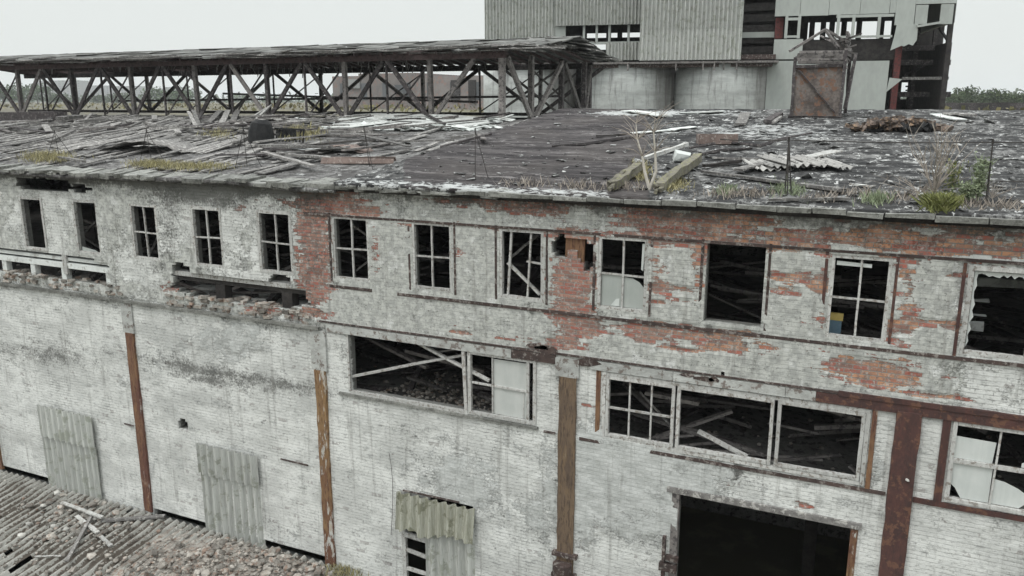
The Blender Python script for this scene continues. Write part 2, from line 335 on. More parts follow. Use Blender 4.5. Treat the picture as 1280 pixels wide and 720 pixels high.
# ------------------------------------------------------------------ roof surface material
def mat_roof():
    n = NT('worn_felt_and_boards', .9, .2)
    X, Y, Z = n.sep(); z1, z2, z3 = n.attr('felt'), n.attr('plank'), n.attr('white')
    st = n.scale(.35, 2.2, 1); big = n.noise(.5, 4); a = n.noise(2.2, 6, .7, n.scale(.6, 1.5, 1)); b = n.noise(9, 5, .7, n.scale(.6, 1.2, 1)); f = n.noise(30, 3, .7)
    # felt with flakes
    g1 = n.noise(1., 6, .8, n.scale(2.6, 2.2, 1)); g2 = n.noise(1., 6, .8, n.scale(8, 5, 1))
    c = n.mix(n.ss(.40, .60, a), K(.018, .018, .019), K(.065, .064, .063))
    c = n.mix(n.ss(.50, .56, n.add(n.mul(g1, .7), n.mul(big, .3))), c, K(.15, .148, .144))
    c = n.mix(n.ss(.535, .575, n.add(n.mul(g2, .45), n.add(n.mul(g1, .3), n.mul(a, .25)))), c, K(.34, .34, .33))
    c = n.mix(n.mul(n.ss(.53, .59, n.noise(1., 5, .75, n.scale(6.3, 3.1, 2))), .85), c, K(.028, .027, .027))
    c = n.mix(n.ss(.62, .65, n.noise(1., 4, .7, n.scale(5, 2.6, 3))), c, K(.42, .42, .41))
    # purple brown boards laid along the eave
    row = n.noise(1., 5, .75, n.scale(.22, 2.6, 1)); row2 = n.noise(1., 5, .75, n.scale(.7, 5.5, 2))
    p = n.mix(n.ss(.40, .60, row), K(.024, .021, .022), K(.088, .080, .080))
    p = n.mix(n.mul(n.ss(.50, .58, row2), .85), p, K(.024, .021, .022)); p = n.mix(n.ss(.56, .62, n.noise(1., 6, .8, n.scale(1.3, 4.5, 3))), p, K(.16, .15, .148)); p = n.mix(n.mul(n.ss(.45, .6, n.noise(.35, 4)), .35), p, K(.085, .075, .07))
    p = n.mix(n.ss(.60, .64, n.add(n.mul(g2, .6), n.mul(row, .4))), p, K(.28, .275, .27))
    c = n.mix(n.ss(.45, .55, n.add(z2, n.mul(n.add(a, -.5), .6))), c, p)
    # grey ragged boards on the left part
    g = n.mix(n.ss(.42, .6, g1), K(.07, .066, .064), K(.20, .195, .19)); g = n.mix(n.ss(.53, .60, b), g, K(.04, .038, .037)); g = n.mix(n.mul(n.ss(.54, .62, g2), .8), g, K(.05, .047, .046))
    g = n.mix(n.ss(.60, .66, n.noise(3, 5, .7, n.scale(.5, 1.6, 1))), g, K(.32, .315, .305))
    c = n.mix(n.ss(.45, .55, n.add(z1, n.mul(n.add(a, -.5), .5))), g, c)
    w = n.mix(f, K(.46, .47, .46), K(.30, .305, .30))
    c = n.mix(n.ss(.46, .54, n.add(z3, n.add(n.mul(n.add(b, -.5), .9), n.mul(n.add(a, -.5), .7)))), c, w)
    n.col(c); n.bump(n.add(a, n.add(b, n.mul(row, n.mul(z2, 1.2)))), .05, .8); return n.m
M['roof'] = mat_roof()

# ================================================================== FACTORY BUILDING
FB = thing('factory_building', (-10, 0, 0), 'long two storey derelict factory of peeling whitewashed brick with a broken sloping roof', 'building')
def part(mb, name, mat, parent=FB, label=None, **k):
    o = mb.build(name, M[mat] if isinstance(mat, str) else mat, parent, **k)
    if label: o['label'] = label
    return o

# upper windows in the facade
HEAD, SILL = 11.51, 10.11
UW = []   # x0, x1, z0, z1 in metres
for (tl, tr, bl, br) in [((23.6, 246), (51, 247.5), (32.8, 311), (59.7, 312.5)), ((89.4, 249.7), (120, 251.5), (98.6, 316.4), (127.8, 318.3)),
        ((162.5, 254.4), (194.5, 256.7), (168, 323.3), (201, 325)), ((240, 259), (275, 260.5), (243, 332), (280.5, 334.6)),
        ((322.5, 264), (362.8, 265), (325, 340), (367, 342.8)), ((415.5, 270), (461, 272.4), (418, 348.6), (462.8, 352)),
        ((515, 276.7), (565, 280.3), (517, 359.6), (565, 365)), ((623.6, 285), (680, 288.8), (625.6, 372), (679, 376.6)),
        ((748.4, 294.2), (809.7, 299), (747, 385), (808, 391.6)), ((883, 302.5), (957, 308), (880.5, 402), (952, 408.8)),
        ((1041, 317), (1116.7, 323.8), (1030.6, 420.7), (1105, 428.7)), ((1213, 332.5), (1299, 340), (1200, 440.4), (1286, 452))]:
    a, b, c, d = WX(*tl), WX(*tr), WX(*bl), WX(*br)
    UW.append(((a[0]+c[0])/2, (b[0]+d[0])/2, (c[1]+d[1])/2, (a[1]+b[1])/2))
w12 = UW[11]
for k in (1, 2): UW.append((w12[0]+2.1*k, w12[1]+2.1*k, SILL, HEAD))     # beyond the right edge of the picture
w1 = UW[0]
for k in (1, 2): UW.append((w1[0]-2.08*k, w1[1]-2.08*k, SILL, HEAD))
LA = (-10.60, -6.07, 7.61, 8.95)      # lower band windows
LB = (-4.62, .04, 7.60, 8.92)
LC = (1.33, 5.9, 7.57, 8.93)
GATE = (-3.08, -.02, 0.0, 6.72)
DOORH = (-9.36, -7.50, 3.0, 5.46)     # window half hidden by a corrugated sheet
HL1 = (-23.6, -17.98, 9.33, 9.99)     # broken slots below the upper windows on the left
HL2 = (-15.75, -11.75, 9.36, 9.93)

x0, x1, zt = -27.0, 7.0, 12.24
dx, dz = .065, .0765
nx = int(round((x1-x0)/dx)); nz = int(round(zt/dz)); dx = (x1-x0)/nx; dz = zt/nz
GX, GZ = np.meshgrid(np.linspace(x0, x1, nx+1), np.linspace(0, zt, nz+1))
VX = GX.copy(); VZ = GZ.copy()
keep = np.ones((nz, nx), bool)
def cut(r):
    a, b = int(round((r[0]-x0)/dx)), int(round((r[1]-x0)/dx)); c, d = int(round(r[2]/dz)), int(round(r[3]/dz))
    a = max(a, 0); b = min(b, nx)
    keep[c:d, a:b] = False
    VX[c:d+1, a] = r[0]; VX[c:d+1, b] = r[1]; VZ[c, a:b+1] = r[2]; VZ[d, a:b+1] = r[3]
for r in UW+[LA, LB, LC, GATE, DOORH]: cut(r)
CX = (GX[:-1, :-1]+GX[1:, 1:])/2; CZ = (GZ[:-1, :-1]+GZ[1:, 1:])/2
# brick-stepped noise for broken edges
bi = np.floor(CX/.13+(np.floor(CZ/.0765) % 2)*.5)
bn = _h(bi, np.floor(CZ/.0765), 5)
def hole(u, v, fx, fz, jag=.35, p=2.0):         # u,v centre; fx,fz half sizes
    q = (np.abs((CX-u)/fx)**p+np.abs((CZ-v)/fz)**p)
    keep[q+(bn-.5)*jag < 1] = False
hole((HL1[0]+HL1[1])/2, (HL1[2]+HL1[3])/2, (HL1[1]-HL1[0])/2, .34, .2, 6)
hole((HL2[0]+HL2[1])/2, 9.64, 2.05, .30, .5, 4)
hole(*WX(228, 345), .35, .34, .5); hole(*WX(350, 352), .3, .22, .4)
hole(*WX(53, 230), 1.05, .17, .6, 3)             # hole under the eave far left
hole(*WX(100, 236), .4, .10, .6)
hole(*WX(700, 310), .16, .24, .9); hole(*WX(734, 319), .17, .27, .8); hole(*WX(718, 306), .34, .12, .6)
hole(*WX(229, 531), .17, .16, .1)
hole(*WX(903, 466), .05, .05, .3)
keep[(CZ < 3.22+.03*np.sin(CX*3)) & (CZ > 2.9) & (CX > -26) & (CX < -11.5) & ~((CX > -19.6) & (CX < -17.3)) ] = False
U_ = V_ = None
def project(X, Y, Z):
    c, s = math.cos(YAW), math.sin(YAW); Y = Y+CD; Z = Z-CH
    x = X*c-Y*s; y = X*s+Y*c; c, s = math.cos(PITCH), math.sin(PITCH); yy = y*c-Z*s; zz = y*s+Z*c
    return 640+F*x/yy, 360-F*zz/yy
U, V = project(VX, 0, VZ)
def blob(u, v, ru, rv, s=0.0): return np.exp(-(((U-u)/ru)**2+((V-v-s*(U-u))/rv)**2))
nb = fbm(VX*.9, VZ*.9, 3); nb2 = fbm(VX*2.5, VZ*2.5, 8)
up_ = sst(9.22, 9.3, VZ)*(1-sst(11.6, 11.66, VZ)); aB = np.full(U.shape, .06)
top = sst(11.58, 11.66, VZ); m = top*sst(385, 430, U)
nbs = fbm(VX*.8, VZ*4.5, 77)
aB += m*(.24+.14*sst(560, 700, U)*1.0+ (nbs-.5)*2.0 + .12*sst(800, 860, U)-.22*sst(1180, 1240, U))
aB += .28*sst(11.35, 11.55, VZ)*(1-top)*sst(470, 520, U)
aB += up_*.34*sst(.50, .66, nbs)*sst(690, 760, U)*(1-sst(1180, 1240, U)) + up_*.22*sst(.55, .68, nbs)*sst(440, 500, U)+.16*top*sst(250, 330, U)*(1-sst(385, 430, U))
for b in [(393, 315, 26, 75, 0, .8), (385, 280, 16, 24, 0, .4), (400, 350, 22, 35, 0, .3), (410, 250, 40, 14, .05, .3), (715, 345, 32, 60, 0, .85), (822, 335, 14, 50, .2, .45), (873, 345, 10, 40, 0, .55),
          (572, 320, 9, 26, 0, .42), (545, 305, 12, 12, 0, .2), (470, 320, 7, 42, 0, .4), (718, 402, 26, 24, .1, .7), (690, 430, 38, 12, .12, .5), (752, 412, 20, 12, .1, .45), (798, 415, 18, 10, .1, .45),
          (955, 432, 34, 13, .12, .5), (1100, 468, 52, 18, .14, .95), (1060, 458, 34, 14, .12, .5), (1130, 400, 16, 60, -.1, .42), (1140, 350, 16, 26, 0, .4), (1140, 400, 12, 20, 0, .3),
          (1027, 380, 8, 60, 0, .35), (990, 400, 34, 8, .1, .3), (1190, 405, 10, 8, 0, .4), (945, 325, 24, 6, .1, .3), (1190, 470, 16, 5, .1, .38), (1195, 492, 14, 5, .1, .35), (905, 412, 26, 10, .1, .3),
          (985, 305, 50, 10, .07, .2), (1095, 305, 80, 20, .07, .22), (330, 388, 62, 7, .12, .62), (214, 360, 14, 9, 0, .62), (375, 372, 12, 10, 0, .4), (470, 510, 50, 40, .1, .10), (600, 520, 60, 12, .14, .12),
          (575, 415, 18, 7, .1, .45), (1000, 630, 22, 8, .2, .55), (905, 600, 26, 7, .2, .25), (1088, 540, 8, 60, 0, .3), (1090, 560, 14, 8, 0, .2), (810, 495, 10, 4, 0, .0), (735, 505, 18, 5, .1, .5), (745, 522, 14, 4, .1, .4),
          (300, 232, 40, 8, .04, .18), (140, 224, 60, 6, 0, .15), (300, 262, 20, 5, 0, .35), (405, 392, 20, 4, 0, .2), (1060, 410, 10, 8, 0, .3), (640, 425, 30, 5, .1, .3), (560, 380, 14, 5, 0, .25)]:
    aB += b[5]*blob(*b[:5])
aP = np.full(U.shape, .25)
up = sst(9.0, 9.05, VZ); aP += up*sst(400, 440, U)*.55*(1-sst(1150, 1230, U)*.75) + up*(1-sst(400, 440, U))*(.30+(nb-.5)*.9)
aP -= top*.25*sst(400, 440, U)
aP += (1-up)*(.42*np.exp(-(((U-800)/130)**4+((V-600)/70)**4))+.3*blob(290, 430, 90, 40)+.25*blob(1085, 560, 50, 60)+.35*blob(570, 610, 60, 60)+(nb-.5)*.55)
aS = np.full(U.shape, .06)+up*(1-sst(395, 430, U))*(.10+.30*(nb2-.45))
aS += .55*sst(11.86, 12.06, VZ)+.25*sst(11.6, 12.1, VZ)*sst(.45, .65, nb2) + .16*(1-sst(395, 425, U))*sst(11.5, 11.9, VZ) + .22*blob(300, 250, 80, 25) + .30*blob(207, 285, 16, 46) + .22*blob(150, 300, 14, 50)+.30*blob(255, 240, 44, 20)+.2*blob(395, 300, 12, 60)+.2*blob(365, 290, 8, 60)+.18*blob(300, 330, 14, 30) + .28*blob(245, 245, 60, 14) +.3*blob(15, 320, 20, 10)  # leading terms paint the eave shadow over its grime; blobs are soot and stains
aS += .20*sst(400, 440, U)*up*(nb2-.4)*2*(1-top) + .22*blob(1150, 330, 90, 18, .06)+.12*blob(720, 330, 30, 50)
for b in [(20, 440, 60, 17, .12, .42), (95, 452, 55, 11, .12, .40), (150, 436, 60, 9, .16, .30), (235, 462, 60, 15, .22, .42), (300, 478, 60, 14, .2, .40), (375, 486, 50, 12, .16, .38), (60, 480, 60, 12, .1, .15), (395, 440, 12, 40, 0, .2), (330, 470, 60, 10, .16, .2), (500, 590, 60, 60, 0, .12), (555, 600, 40, 10, .1, .2),
          (820, 680, 40, 30, 0, .18), (695, 600, 6, 80, 0, .3), (712, 650, 20, 40, 0, .15), (150, 560, 60, 30, 0, -.04), (205, 300, 26, 60, 0, .15), (60, 285, 60, 30, 0, .08), (1095, 640, 30, 50, 0, .15), (230, 532, 16, 10, 0, .28)]:
    aS += b[5]*blob(*b[:5])
aS += .30*np.exp(-((VZ-8.98)/.10)**2)*(1-.3*sst(400, 450, U)) + .15*np.exp(-((VZ-9.15)/.25)**2)
aS += .2*np.exp(-((VZ-7.5)/.08)**2)
for w in UW+[LA, LB, LC]:
    for k in range(5):
        xk = w[0]+(w[1]-w[0])*random.random() if k > 1 else w[k]+random.uniform(-.03, .03)
        L_ = random.uniform(.3, 1.1); aS += random.uniform(.2, .42)*np.exp(-((VX-xk-.03*np.sin(VZ*7+k))/.07)**2)*sst(w[2]-L_, w[2]-.05, VZ)*(VZ < w[2])
aS += .38*np.exp(-((VZ-5.47-.04*np.sin(VX*1.3))/.045)**2)*sst(.4, .55, fbm(VX*1.5, VZ, 91))*(U > 230) + .22*(1-sst(3.2, 3.9, VZ))*sst(.4, .7, nb2)
aS += .30*sst(.54, .68, fbm(VX*.45, VZ*.9, 92))*(1-up)*sst(.4, .6, fbm(VX*2.5, VZ*5, 93))
# geometry: relief + thickness
relief = -.022*sst(.45, .6, aP+(nb2-.5)*.5)+.018*sst(.45, .6, aB)+(fbm(VX*.5, VZ*.5, 21)-.5)*.05+(fbm(VX*6, VZ*6, 4)-.5)*.012
relief -= .11*(VZ > 9.0)*(1-sst(11.9, 12.0, VZ)*0)*0
TH = .24
nv = U.size
vs = np.empty((nv*2, 3)); vs[:nv, 0] = VX.ravel(); vs[:nv, 1] = relief.ravel(); vs[:nv, 2] = VZ.ravel()
vs[nv:] = vs[:nv]; vs[nv:, 1] = TH
W1 = nx+1
ii, jj = np.nonzero(keep); a = ii*W1+jj
front = np.stack([a, a+1, a+W1+1, a+W1], 1); back = np.stack([a+nv, a+W1+nv, a+W1+1+nv, a+1+nv], 1)
kp = np.zeros((nz+2, nx+2), bool); kp[1:-1, 1:-1] = keep
sides = []
for (di, dj, p, q) in ((0, -1, 0, W1), (0, 1, W1+1, 1), (-1, 0, 1, 0), (1, 0, W1, W1+1)):
    nbk = kp[1+di:nz+1+di, 1+dj:nx+1+dj]; i2, j2 = np.nonzero(keep & ~nbk); a2 = i2*W1+j2
    sides.append(np.stack([a2+p, a2+q, a2+q+nv, a2+p+nv], 1))
faces = np.concatenate([front, back]+sides)
def grid_mesh(name, vs, faces, mat, attrs, parent, smooth=False):
    used = np.zeros(len(vs), bool); used[faces.ravel()] = True; idx = np.cumsum(used)-1
    me = bpy.data.meshes.new(name); me.from_pydata(vs[used].tolist(), [], idx[faces].tolist())
    for k, arr in attrs.items():
        at_ = me.attributes.new(k, 'FLOAT', 'POINT'); at_.data.foreach_set('value', arr[used].astype(np.float32))
    me.materials.append(mat)
    if smooth: me.polygons.foreach_set('use_smooth', [True]*len(me.polygons))
    o = bpy.data.objects.new(name, me); COL.objects.link(o)
    if parent is not None: par(o, parent)
    return o
dbl = lambda A: np.concatenate([A.ravel(), A.ravel()])
fac = grid_mesh('wall', vs, faces, M['facade'], {'bare': np.concatenate([aB.ravel(), aB.ravel()*0]), 'plaster': dbl(aP), 'stain_shade': np.concatenate([aS.ravel(), aS.ravel()*0+1.6])}, FB)  # back value paints shade into the window reveals and inner side
fac['label'] = 'long front wall of whitewashed brick with red brick showing at the top'
mb = MB(); mb.bb(-52, -27.0, 0, TH, 0, zt); mb.bb(7.0, 15, 0, TH, 0, zt); part(mb, 'wall', 'conc')

# --- rust bands and lintels on the facade
def band(x0, x1, z0, z1, mat='steel', y0=-.03, y1=.05, name='steel_band'):
    mb = MB(); n = max(1, int((x1-x0)/1.2)); 
    for k in range(n):
        a, b = x0+(x1-x0)*k/n, x0+(x1-x0)*(k+1)/n
        mb.bb(a, b, y0+random.uniform(-.002, .002), y1, z0+random.uniform(-.004, .004), z1+random.uniform(-.004, .004))
    return part(mb, name, mat)
XE = 6.9
band(WX(380, 265)[0], XE, HEAD+.06, HEAD+.105)                # channel over the upper windows
band(WX(497, 362)[0], XE, SILL-.135, SILL-.075)                 # channel under them
band(WX(415, 350)[0]-.05, WX(465, 352)[0], SILL-.12, SILL-.06)
band(-26.9, WX(400, 395)[0], 8.97, 9.04, 'slab', -.10, .03, 'ledge')
band(WX(400, 395)[0], WX(1050, 470)[0], 8.985+.17, 9.04+.15, 'steel', -.05, .03)
band(WX(1050, 470)[0], XE, 9.12, 9.20, 'redsteel', -.06, .03)
# painted lintel beam above the lower windows
segs = [(WX(408, 395)[0], WX(640, 430)[0], 'lintel'), (WX(640, 430)[0], WX(696, 440)[0], 'steel'), (WX(738, 450)[0], WX(842, 468)[0], 'lintel'), (WX(842, 468)[0], WX(982, 490)[0], 'lintel'), (WX(982, 490)[0], WX(1020, 495)[0], 'lintel'), (WX(1020, 495)[0], XE, 'redsteel')]
for a, b, mm in segs:
    mb = MB(); mb.bb(a+.004, b-.004, -.045, .03, 8.955, 9.135); part(mb, 'lintel', mm)
for (u, v, w, h) in ((683, 436, .25, .1), (672, 432, .3, .07), (860, 468, .16, .05), (880, 473, .2, .06), (735, 452, .3, .09), (893, 474, .12, .06)):
    mb = MB(); X, Z = WX(u, v); n = 9; mb.prism([(X+w*math.cos(t*2*math.pi/n)*random.uniform(.7, 1.1), Z+h*math.sin(t*2*math.pi/n)*random.uniform(.6, 1.2)) for t in range(n)], -.049, -.04); part(mb, 'rust_scab', 'steel')
# band under the lower windows
band(WX(680, 530)[0]+.0, -5.62, 7.47, 7.51, 'steel'); band(-5.1, .44, 7.44, 7.505, 'steel'); band(.86, XE, 7.42, 7.51, 'redsteel')
band(-10.9, -6.0, 7.50, 7.56, 'slab', -.05, .03, 'ledge')
# jamb strips
for i, w in enumerate(UW[:14]):
    if i < 2: continue
    mm = 'steel' if i < 10 else 'redsteel'
    if i >= 5:
        mb = MB(); mb.bb(w[0]-.10, w[0]-.05, -.022, .06, w[2]-.05, w[3]+.05); part(mb, 'steel_jamb', mm)
    if i in (6, 7, 8, 9, 10, 11, 12):
        mb = MB(); mb.bb(w[1]+.05, w[1]+.095, -.022, .06, w[2]-.05, w[3]+.05); part(mb, 'steel_jamb', mm)

# --- window joinery
def frame_bars(mb, x0, x1, z0, z1, w=.06, y0=.0, y1=.07):
    j = .004
    mb.bar((x0+w/2, (y0+y1)/2, z0), (x0+w/2, (y0+y1)/2, z1), w, y1-y0, j=j, up=(0, 1, 0), seg=3, warp=.003)
    mb.bar((x1-w/2, (y0+y1)/2, z0), (x1-w/2, (y0+y1)/2, z1), w, y1-y0, j=j, up=(0, 1, 0), seg=3, warp=.003)
    mb.bar((x0+w, (y0+y1)/2, z1-w/2), (x1-w, (y0+y1)/2, z1-w/2), y1-y0-.006, w, j=j, seg=3, warp=.003)
    mb.bar((x0+w, (y0+y1)/2, z0+w/2), (x1-w, (y0+y1)/2, z0+w/2), y1-y0-.006, w, j=j, seg=3, warp=.003)
def shard(mb, poly, y):
    mb.prism(poly, y, y+.004, .5)
for i, w in enumerate(UW):
    if i == 9: continue
    a, b, c, d = w; e = .02
    mb = MB(); frame_bars(mb, a-e, b+e, c-e, d+e, .075, -.012, .07); fr = part(mb, 'window', 'pale_wood')
    if i in (2, 3, 4, 5, 6, 8, 10, 12, 13):
        hz = c+(d-c)*(.49 if i != 4 else .5); vx = (a+b)/2+random.uniform(-.02, .02)
        mb = MB(); mb.bar((vx, .03, c+.05), (vx-(.03 if i == 2 else 0), .03, d-.05), .035, .04, up=(0, 1, 0), seg=4, warp=.006)
        mb.bar((a+.05, .03, hz), (b-.05, .03, hz+random.uniform(-.02, .02)), .03, .035, seg=3, warp=.004); part(mb, 'glazing_bar', 'pale_wood', fr)
    if i == 7:   # leaning sash with a fallen slat behind
        mb = MB(); mb.bar((a+.16, .05, c+.05), (a+.24, .05, d-.05), .045, .04, up=(0, 1, 0)); mb.bar((a+.62*(b-a), .05, c+.04), (a+.70*(b-a), .05, d-.04), .035, .04, up=(0, 1, 0))
        mb.bar((a+.60*(b-a), .05, c+.55*(d-c)), (b-.05, .05, c+.53*(d-c)), .035, .035); part(mb, 'glazing_bar', 'pale_wood', fr)
    if i == 8:
        g = MB(); vx = (a+b)/2; hz = c+.49*(d-c); y = .045
        shard(g, [(a+.06, c+.06), (vx-.02, c+.06), (vx-.02, hz-.02), (a+.06, hz-.02)], y)
        shard(g, [(vx+.02, c+.06), (b-.06, c+.06), (b-.06, hz-.22), (b-.15, hz-.12), (vx+.2, hz-.06), (vx+.02, hz-.04)], y); part(g, 'glass_pane', 'milk2', fr)
        g = MB(); shard(g, [(b-.13, hz+.12), (b-.09, hz+.1), (b-.07, d-.1), (b-.12, d-.1)], y); shard(g, [(a+.25, c+.07), (vx-.05, c+.07), (vx-.05, c+.22), (a+.35, c+.2)], y-.01); part(g, 'glass_pane', 'milk', fr)
    if i == 10:
        g = MB(); shard(g, [(a+.08, d-.11), (b-.3, d-.13), (b-.3, d-.19), (a+.08, d-.18)], .045); part(g, 'glass_pane', 'milk', fr)
    if i == 11:  # jagged remains of glass all round
        g = MB(); n = 16; up = [(a+.07+(b-a-.14)*k/n, d-.1-random.uniform(.0, .07)) for k in range(n+1)]
        shard(g, [(b-.07, d-.07), (a+.07, d-.07)]+up, .045)
        lf = [(a+.07+random.uniform(.0, .06), d-.1-(d-c-.2)*k/12) for k in range(13)]; shard(g, [(a+.07, c+.1), (a+.07, d-.1)]+lf, .047); part(g, 'glass_pane', 'milk', fr)
    if i == 1:
        g = MB(); shard(g, [(a+.1, c+.06), (b-.2, c+.06), (b-.3, c+.1), (a+.12, c+.16)], .045); part(g, 'glass_pane', 'milk2', fr)

# lower window A (left: empty opening with a thin side post, right: sash with cloudy film)
a, b, c, d = LA; px = WX(587, 500)[0]
mb = MB(); mb.bar((a-.02, .02, c), (a-.02, .02, d), .05, .06, up=(0, 1, 0), j=.004); mb.bar((a, .03, c-.02), (px, .03, c-.02), .08, .07, seg=5, warp=.006)
wf = part(mb, 'window', 'pale_wood', label='wide broken window with crossed fallen laths and one film-covered sash')
mb = MB(); frame_bars(mb, px-.03, b+.03, c-.03, d+.02, .07, -.02, .07); mb.bar((b-.16, .02, c+.03), (b-.16, .02, d-.05), .06, .05, up=(0, 1, 0))
mb.bar((px-.07, -.0, c-.06), (px-.13, -.0, d), .07, .06, up=(0, 1, 0), j=.004); mb.bar((px+.05, .03, (c+d)/2), (b-.2, .03, (c+d)/2-.02), .035, .04); part(mb, 'sash', 'pale_wood', wf)
g = MB(); fx = WX(612, 500)[0]; g.bb(fx+.06, b-.18, .048, .052, c+.05, d-.1); part(g, 'film', 'film', wf)
mb = MB(); mb.bar((fx+.06, .03, c+.04), (fx+.06, .03, d-.06), .035, .03, up=(0, 1, 0)); mb.bar((fx+.75, .042, c+.05), (fx+.75, .042, (c+d)/2), .02, .012, up=(0, 1, 0)); part(mb, 'glazing_bar', 'pale_wood', wf)
# lower window B
a, b, c, d = LB
mb = MB(); frame_bars(mb, a-.03, b+.05, c-.05, d+.02, .07, -.03, .07); wf = part(mb, 'window', 'pale_wood', label='wide three-part window frame with one six-pane sash at its left')
m1, m2 = WX(845, 520)[0]-.01, WX(968, 540)[0]
for (p, q) in ((a+.05, m1-.02), (m1+.02, m2-.03), (m2+.03, b-.03)):
    mb = MB(); frame_bars(mb, p, q, c+.03, d-.05, .06, -.04, .05); part(mb, 'sash', 'pale_wood', wf)
mb = MB()
for k in (1, 2): mb.bar((a+.09+(m1-a-.13)*k/3, .0, c+.06), (a+.09+(m1-a-.13)*k/3, .0, d-.08), .032, .035, up=(0, 1, 0))
mb.bar((a+.08, .0, (c+d)/2-.03), (m1-.07, .0, (c+d)/2-.03), .04, .04); part(mb, 'glazing_bar', 'pale_wood', wf)
mb = MB(); mb.bb(a-.16, a-.07, -.02, .05, 7.51, 8.94); part(mb, 'steel_jamb', 'orange'); mb = MB(); mb.bb(b+.07, b+.15, -.03, .05, 7.51, 8.95); part(mb, 'steel_jamb', 'orange')
# lower window C
a, b, c, d = LC
mb = MB(); frame_bars(mb, a-.02, b, c-.03, d+.03, .07, -.03, .07); wf = part(mb, 'window', 'pale_wood', label='wide window with large milky shards of broken glass')
mb = MB(); hz = (c+d)/2+.02; mb.bar((a+.04, .01, hz), (b-.05, .01, hz), .05, .07, seg=4, warp=.004)
for k in range(1, 7): mb.bar((a+.02+.62*k, .01, c+.04), (a+.04+.62*k, .01, d-.04), .03, .04, up=(0, 1, 0))
part(mb, 'glazing_bar', 'pale_wood', wf)
g = MB(); y = .03
shard(g, [(a+.05, hz+.04), (a+.60, hz+.04), (a+.62, d-.26), (a+.3, d-.25), (a+.05, d-.24)], y)
shard(g, [(a+.22, c+.05), (a+.62, c+.05), (a+.62, hz-.05), (a+.05, hz-.05), (a+.05, c+.28), (a+.12, c+.22), (a+.18, c+.12)], y)
shard(g, [(a+.66, c+.05), (a+1.05, c+.05), (a+1.22, c+.24), (a+1.0, c+.38), (a+.8, c+.46), (a+.66, c+.48)], y)
shard(g, [(a+1.0, hz+.05), (a+1.62, hz+.05), (a+1.6, hz+.2), (a+1.1, hz+.17), (a+1.0, hz+.12)], y)
shard(g, [(a+1.28, c+.05), (a+1.85, c+.05), (a+1.85, c+.5), (a+1.4, c+.42), (a+1.3, c+.3)], y)
shard(g, [(a+1.9, c+.05), (a+2.45, c+.05), (a+2.45, c+.6), (a+2.1, c+.4), (a+1.9, c+.5)], y); part(g, 'glass_pane', 'milk', wf)
mb = MB(); mb.bb(a-.17, a-.05, -.03, .05, 7.51, 8.95); part(mb, 'steel_jamb', 'redsteel')

for (u0, v0, u1, v1, yy_, mm) in ((1216, 346, 1290, 363, 1.3, 'conc'), (1214, 374, 1236, 377, .9, 'conc'), (1208, 402, 1230, 415, .8, 'conc_white'), (1212, 393, 1232, 396, .8, 'conc_white'), (700, 0, 0, 0, 0, None)):
    if mm: p, q = at(u0, v0, yy_), at(u1, v1, yy_); mb = MB(); mb.box((p+q)/2, (abs(q.x-p.x), .05, abs(q.z-p.z)), Euler((.3, -.03, .02)).to_matrix(), j=.02); part(mb, 'inner_board', mm)
# gate
a, b, c, d = GATE
mb = MB(); mb.bb(a-.12, a+.02, -.03, .10, 4.2, d); part(mb, 'gate_jamb', 'truss_pale'); mb = MB(); mb.bb(b-.02, b+.10, -.03, .10, 0, d-.01); part(mb, 'gate_jamb', 'ochre')
mb = MB(); mb.bb(a-.22, b+.15, -.05, .12, d+.005, d+.12); part(mb, 'gate_lintel', 'wood')
X, Z = WX(835, 690); mb = MB(); mb.bb(X-.1, X-.04, -.1, .0, 4.4, Z+.35); mb.bb(X-.14, X+.2, -.14, -.02, Z-.35, Z-.2); mb.bb(X-.02, X+.22, -.12, -.03, Z-.12, Z-.02); part(mb, 'gate_hinge', 'steel')

# --- columns on the facade
def column(xa, xb, z0, z1, mat, y=-.06, parts=1, label=None):
    mb = MB(); n = int((z1-z0)/.25); vs = []; fs = []
    for k in range(n+1):
        z = z0+(z1-z0)*k/n; j = lambda: random.uniform(-.012, .012)
        vs += [(xa+j(), y+.08, z), (xa+j()+.005, y+j()*.3, z), ((xa+xb)/2, y-.006+j()*.3, z), (xb+j(), y+j()*.3, z), (xb+j(), y+.08, z)]
    for k in range(n):
        for i in range(4): fs.append((k*5+i, k*5+i+1, k*5+6+i, k*5+5+i))
    fs += [tuple(n*5+i for i in range(5)), (4, 3, 2, 1, 0)]
    mb.add(vs, fs); return part(mb, 'column', mat, label=label)
column(-17.62, -17.33, 3.1, 8.15, 'orange', label='rusty brown column between the two left corrugated panels'); 
mb = MB(); mb.bb(-17.68, -17.30, -.05, .05, 8.152, 8.96); part(mb, 'column', 'lintel')
column(-23.9, -23.6, 3.1, 8.0, 'orange')
column(-11.55, -11.26, 0, 8.0, 'ochre', label='flaking ochre rusty column'); mb = MB(); mb.bb(-11.62, -11.2, -.05, .05, 8.002, 8.95); part(mb, 'column', 'lintel')
column(-5.54, -5.18, 0, 8.72, 'ochre2', label='rotting brown timber-faced column'); mb = MB(); mb.bb(-5.62, -5.13, -.05, .05, 8.722, 9.1); part(mb, 'column', 'lintel')
mb = MB(); X, Z = WX(706, 690); mb.bb(-5.62, -5.08, -.13, .02, Z-.06, Z+.02); mb.tube([(X, -.14, Z-.42), (X, -.14, Z-.18)], .2, 12); mb.bb(-5.6, -5.1, -.2, .0, Z-.5, Z-.42); part(mb, 'pipe_clamp', 'steel')
column(.47, .85, 0, 9.0, 'redsteel', -.09, label='wide dark red steel column'); 
mb = MB(); X, Z = WX(1134, 597); mb.rock((X, -.1, Z), .035); part(mb, 'bolt', 'stone')
column(6.45, 6.85, 0, 9.0, 'redsteel', -.09)

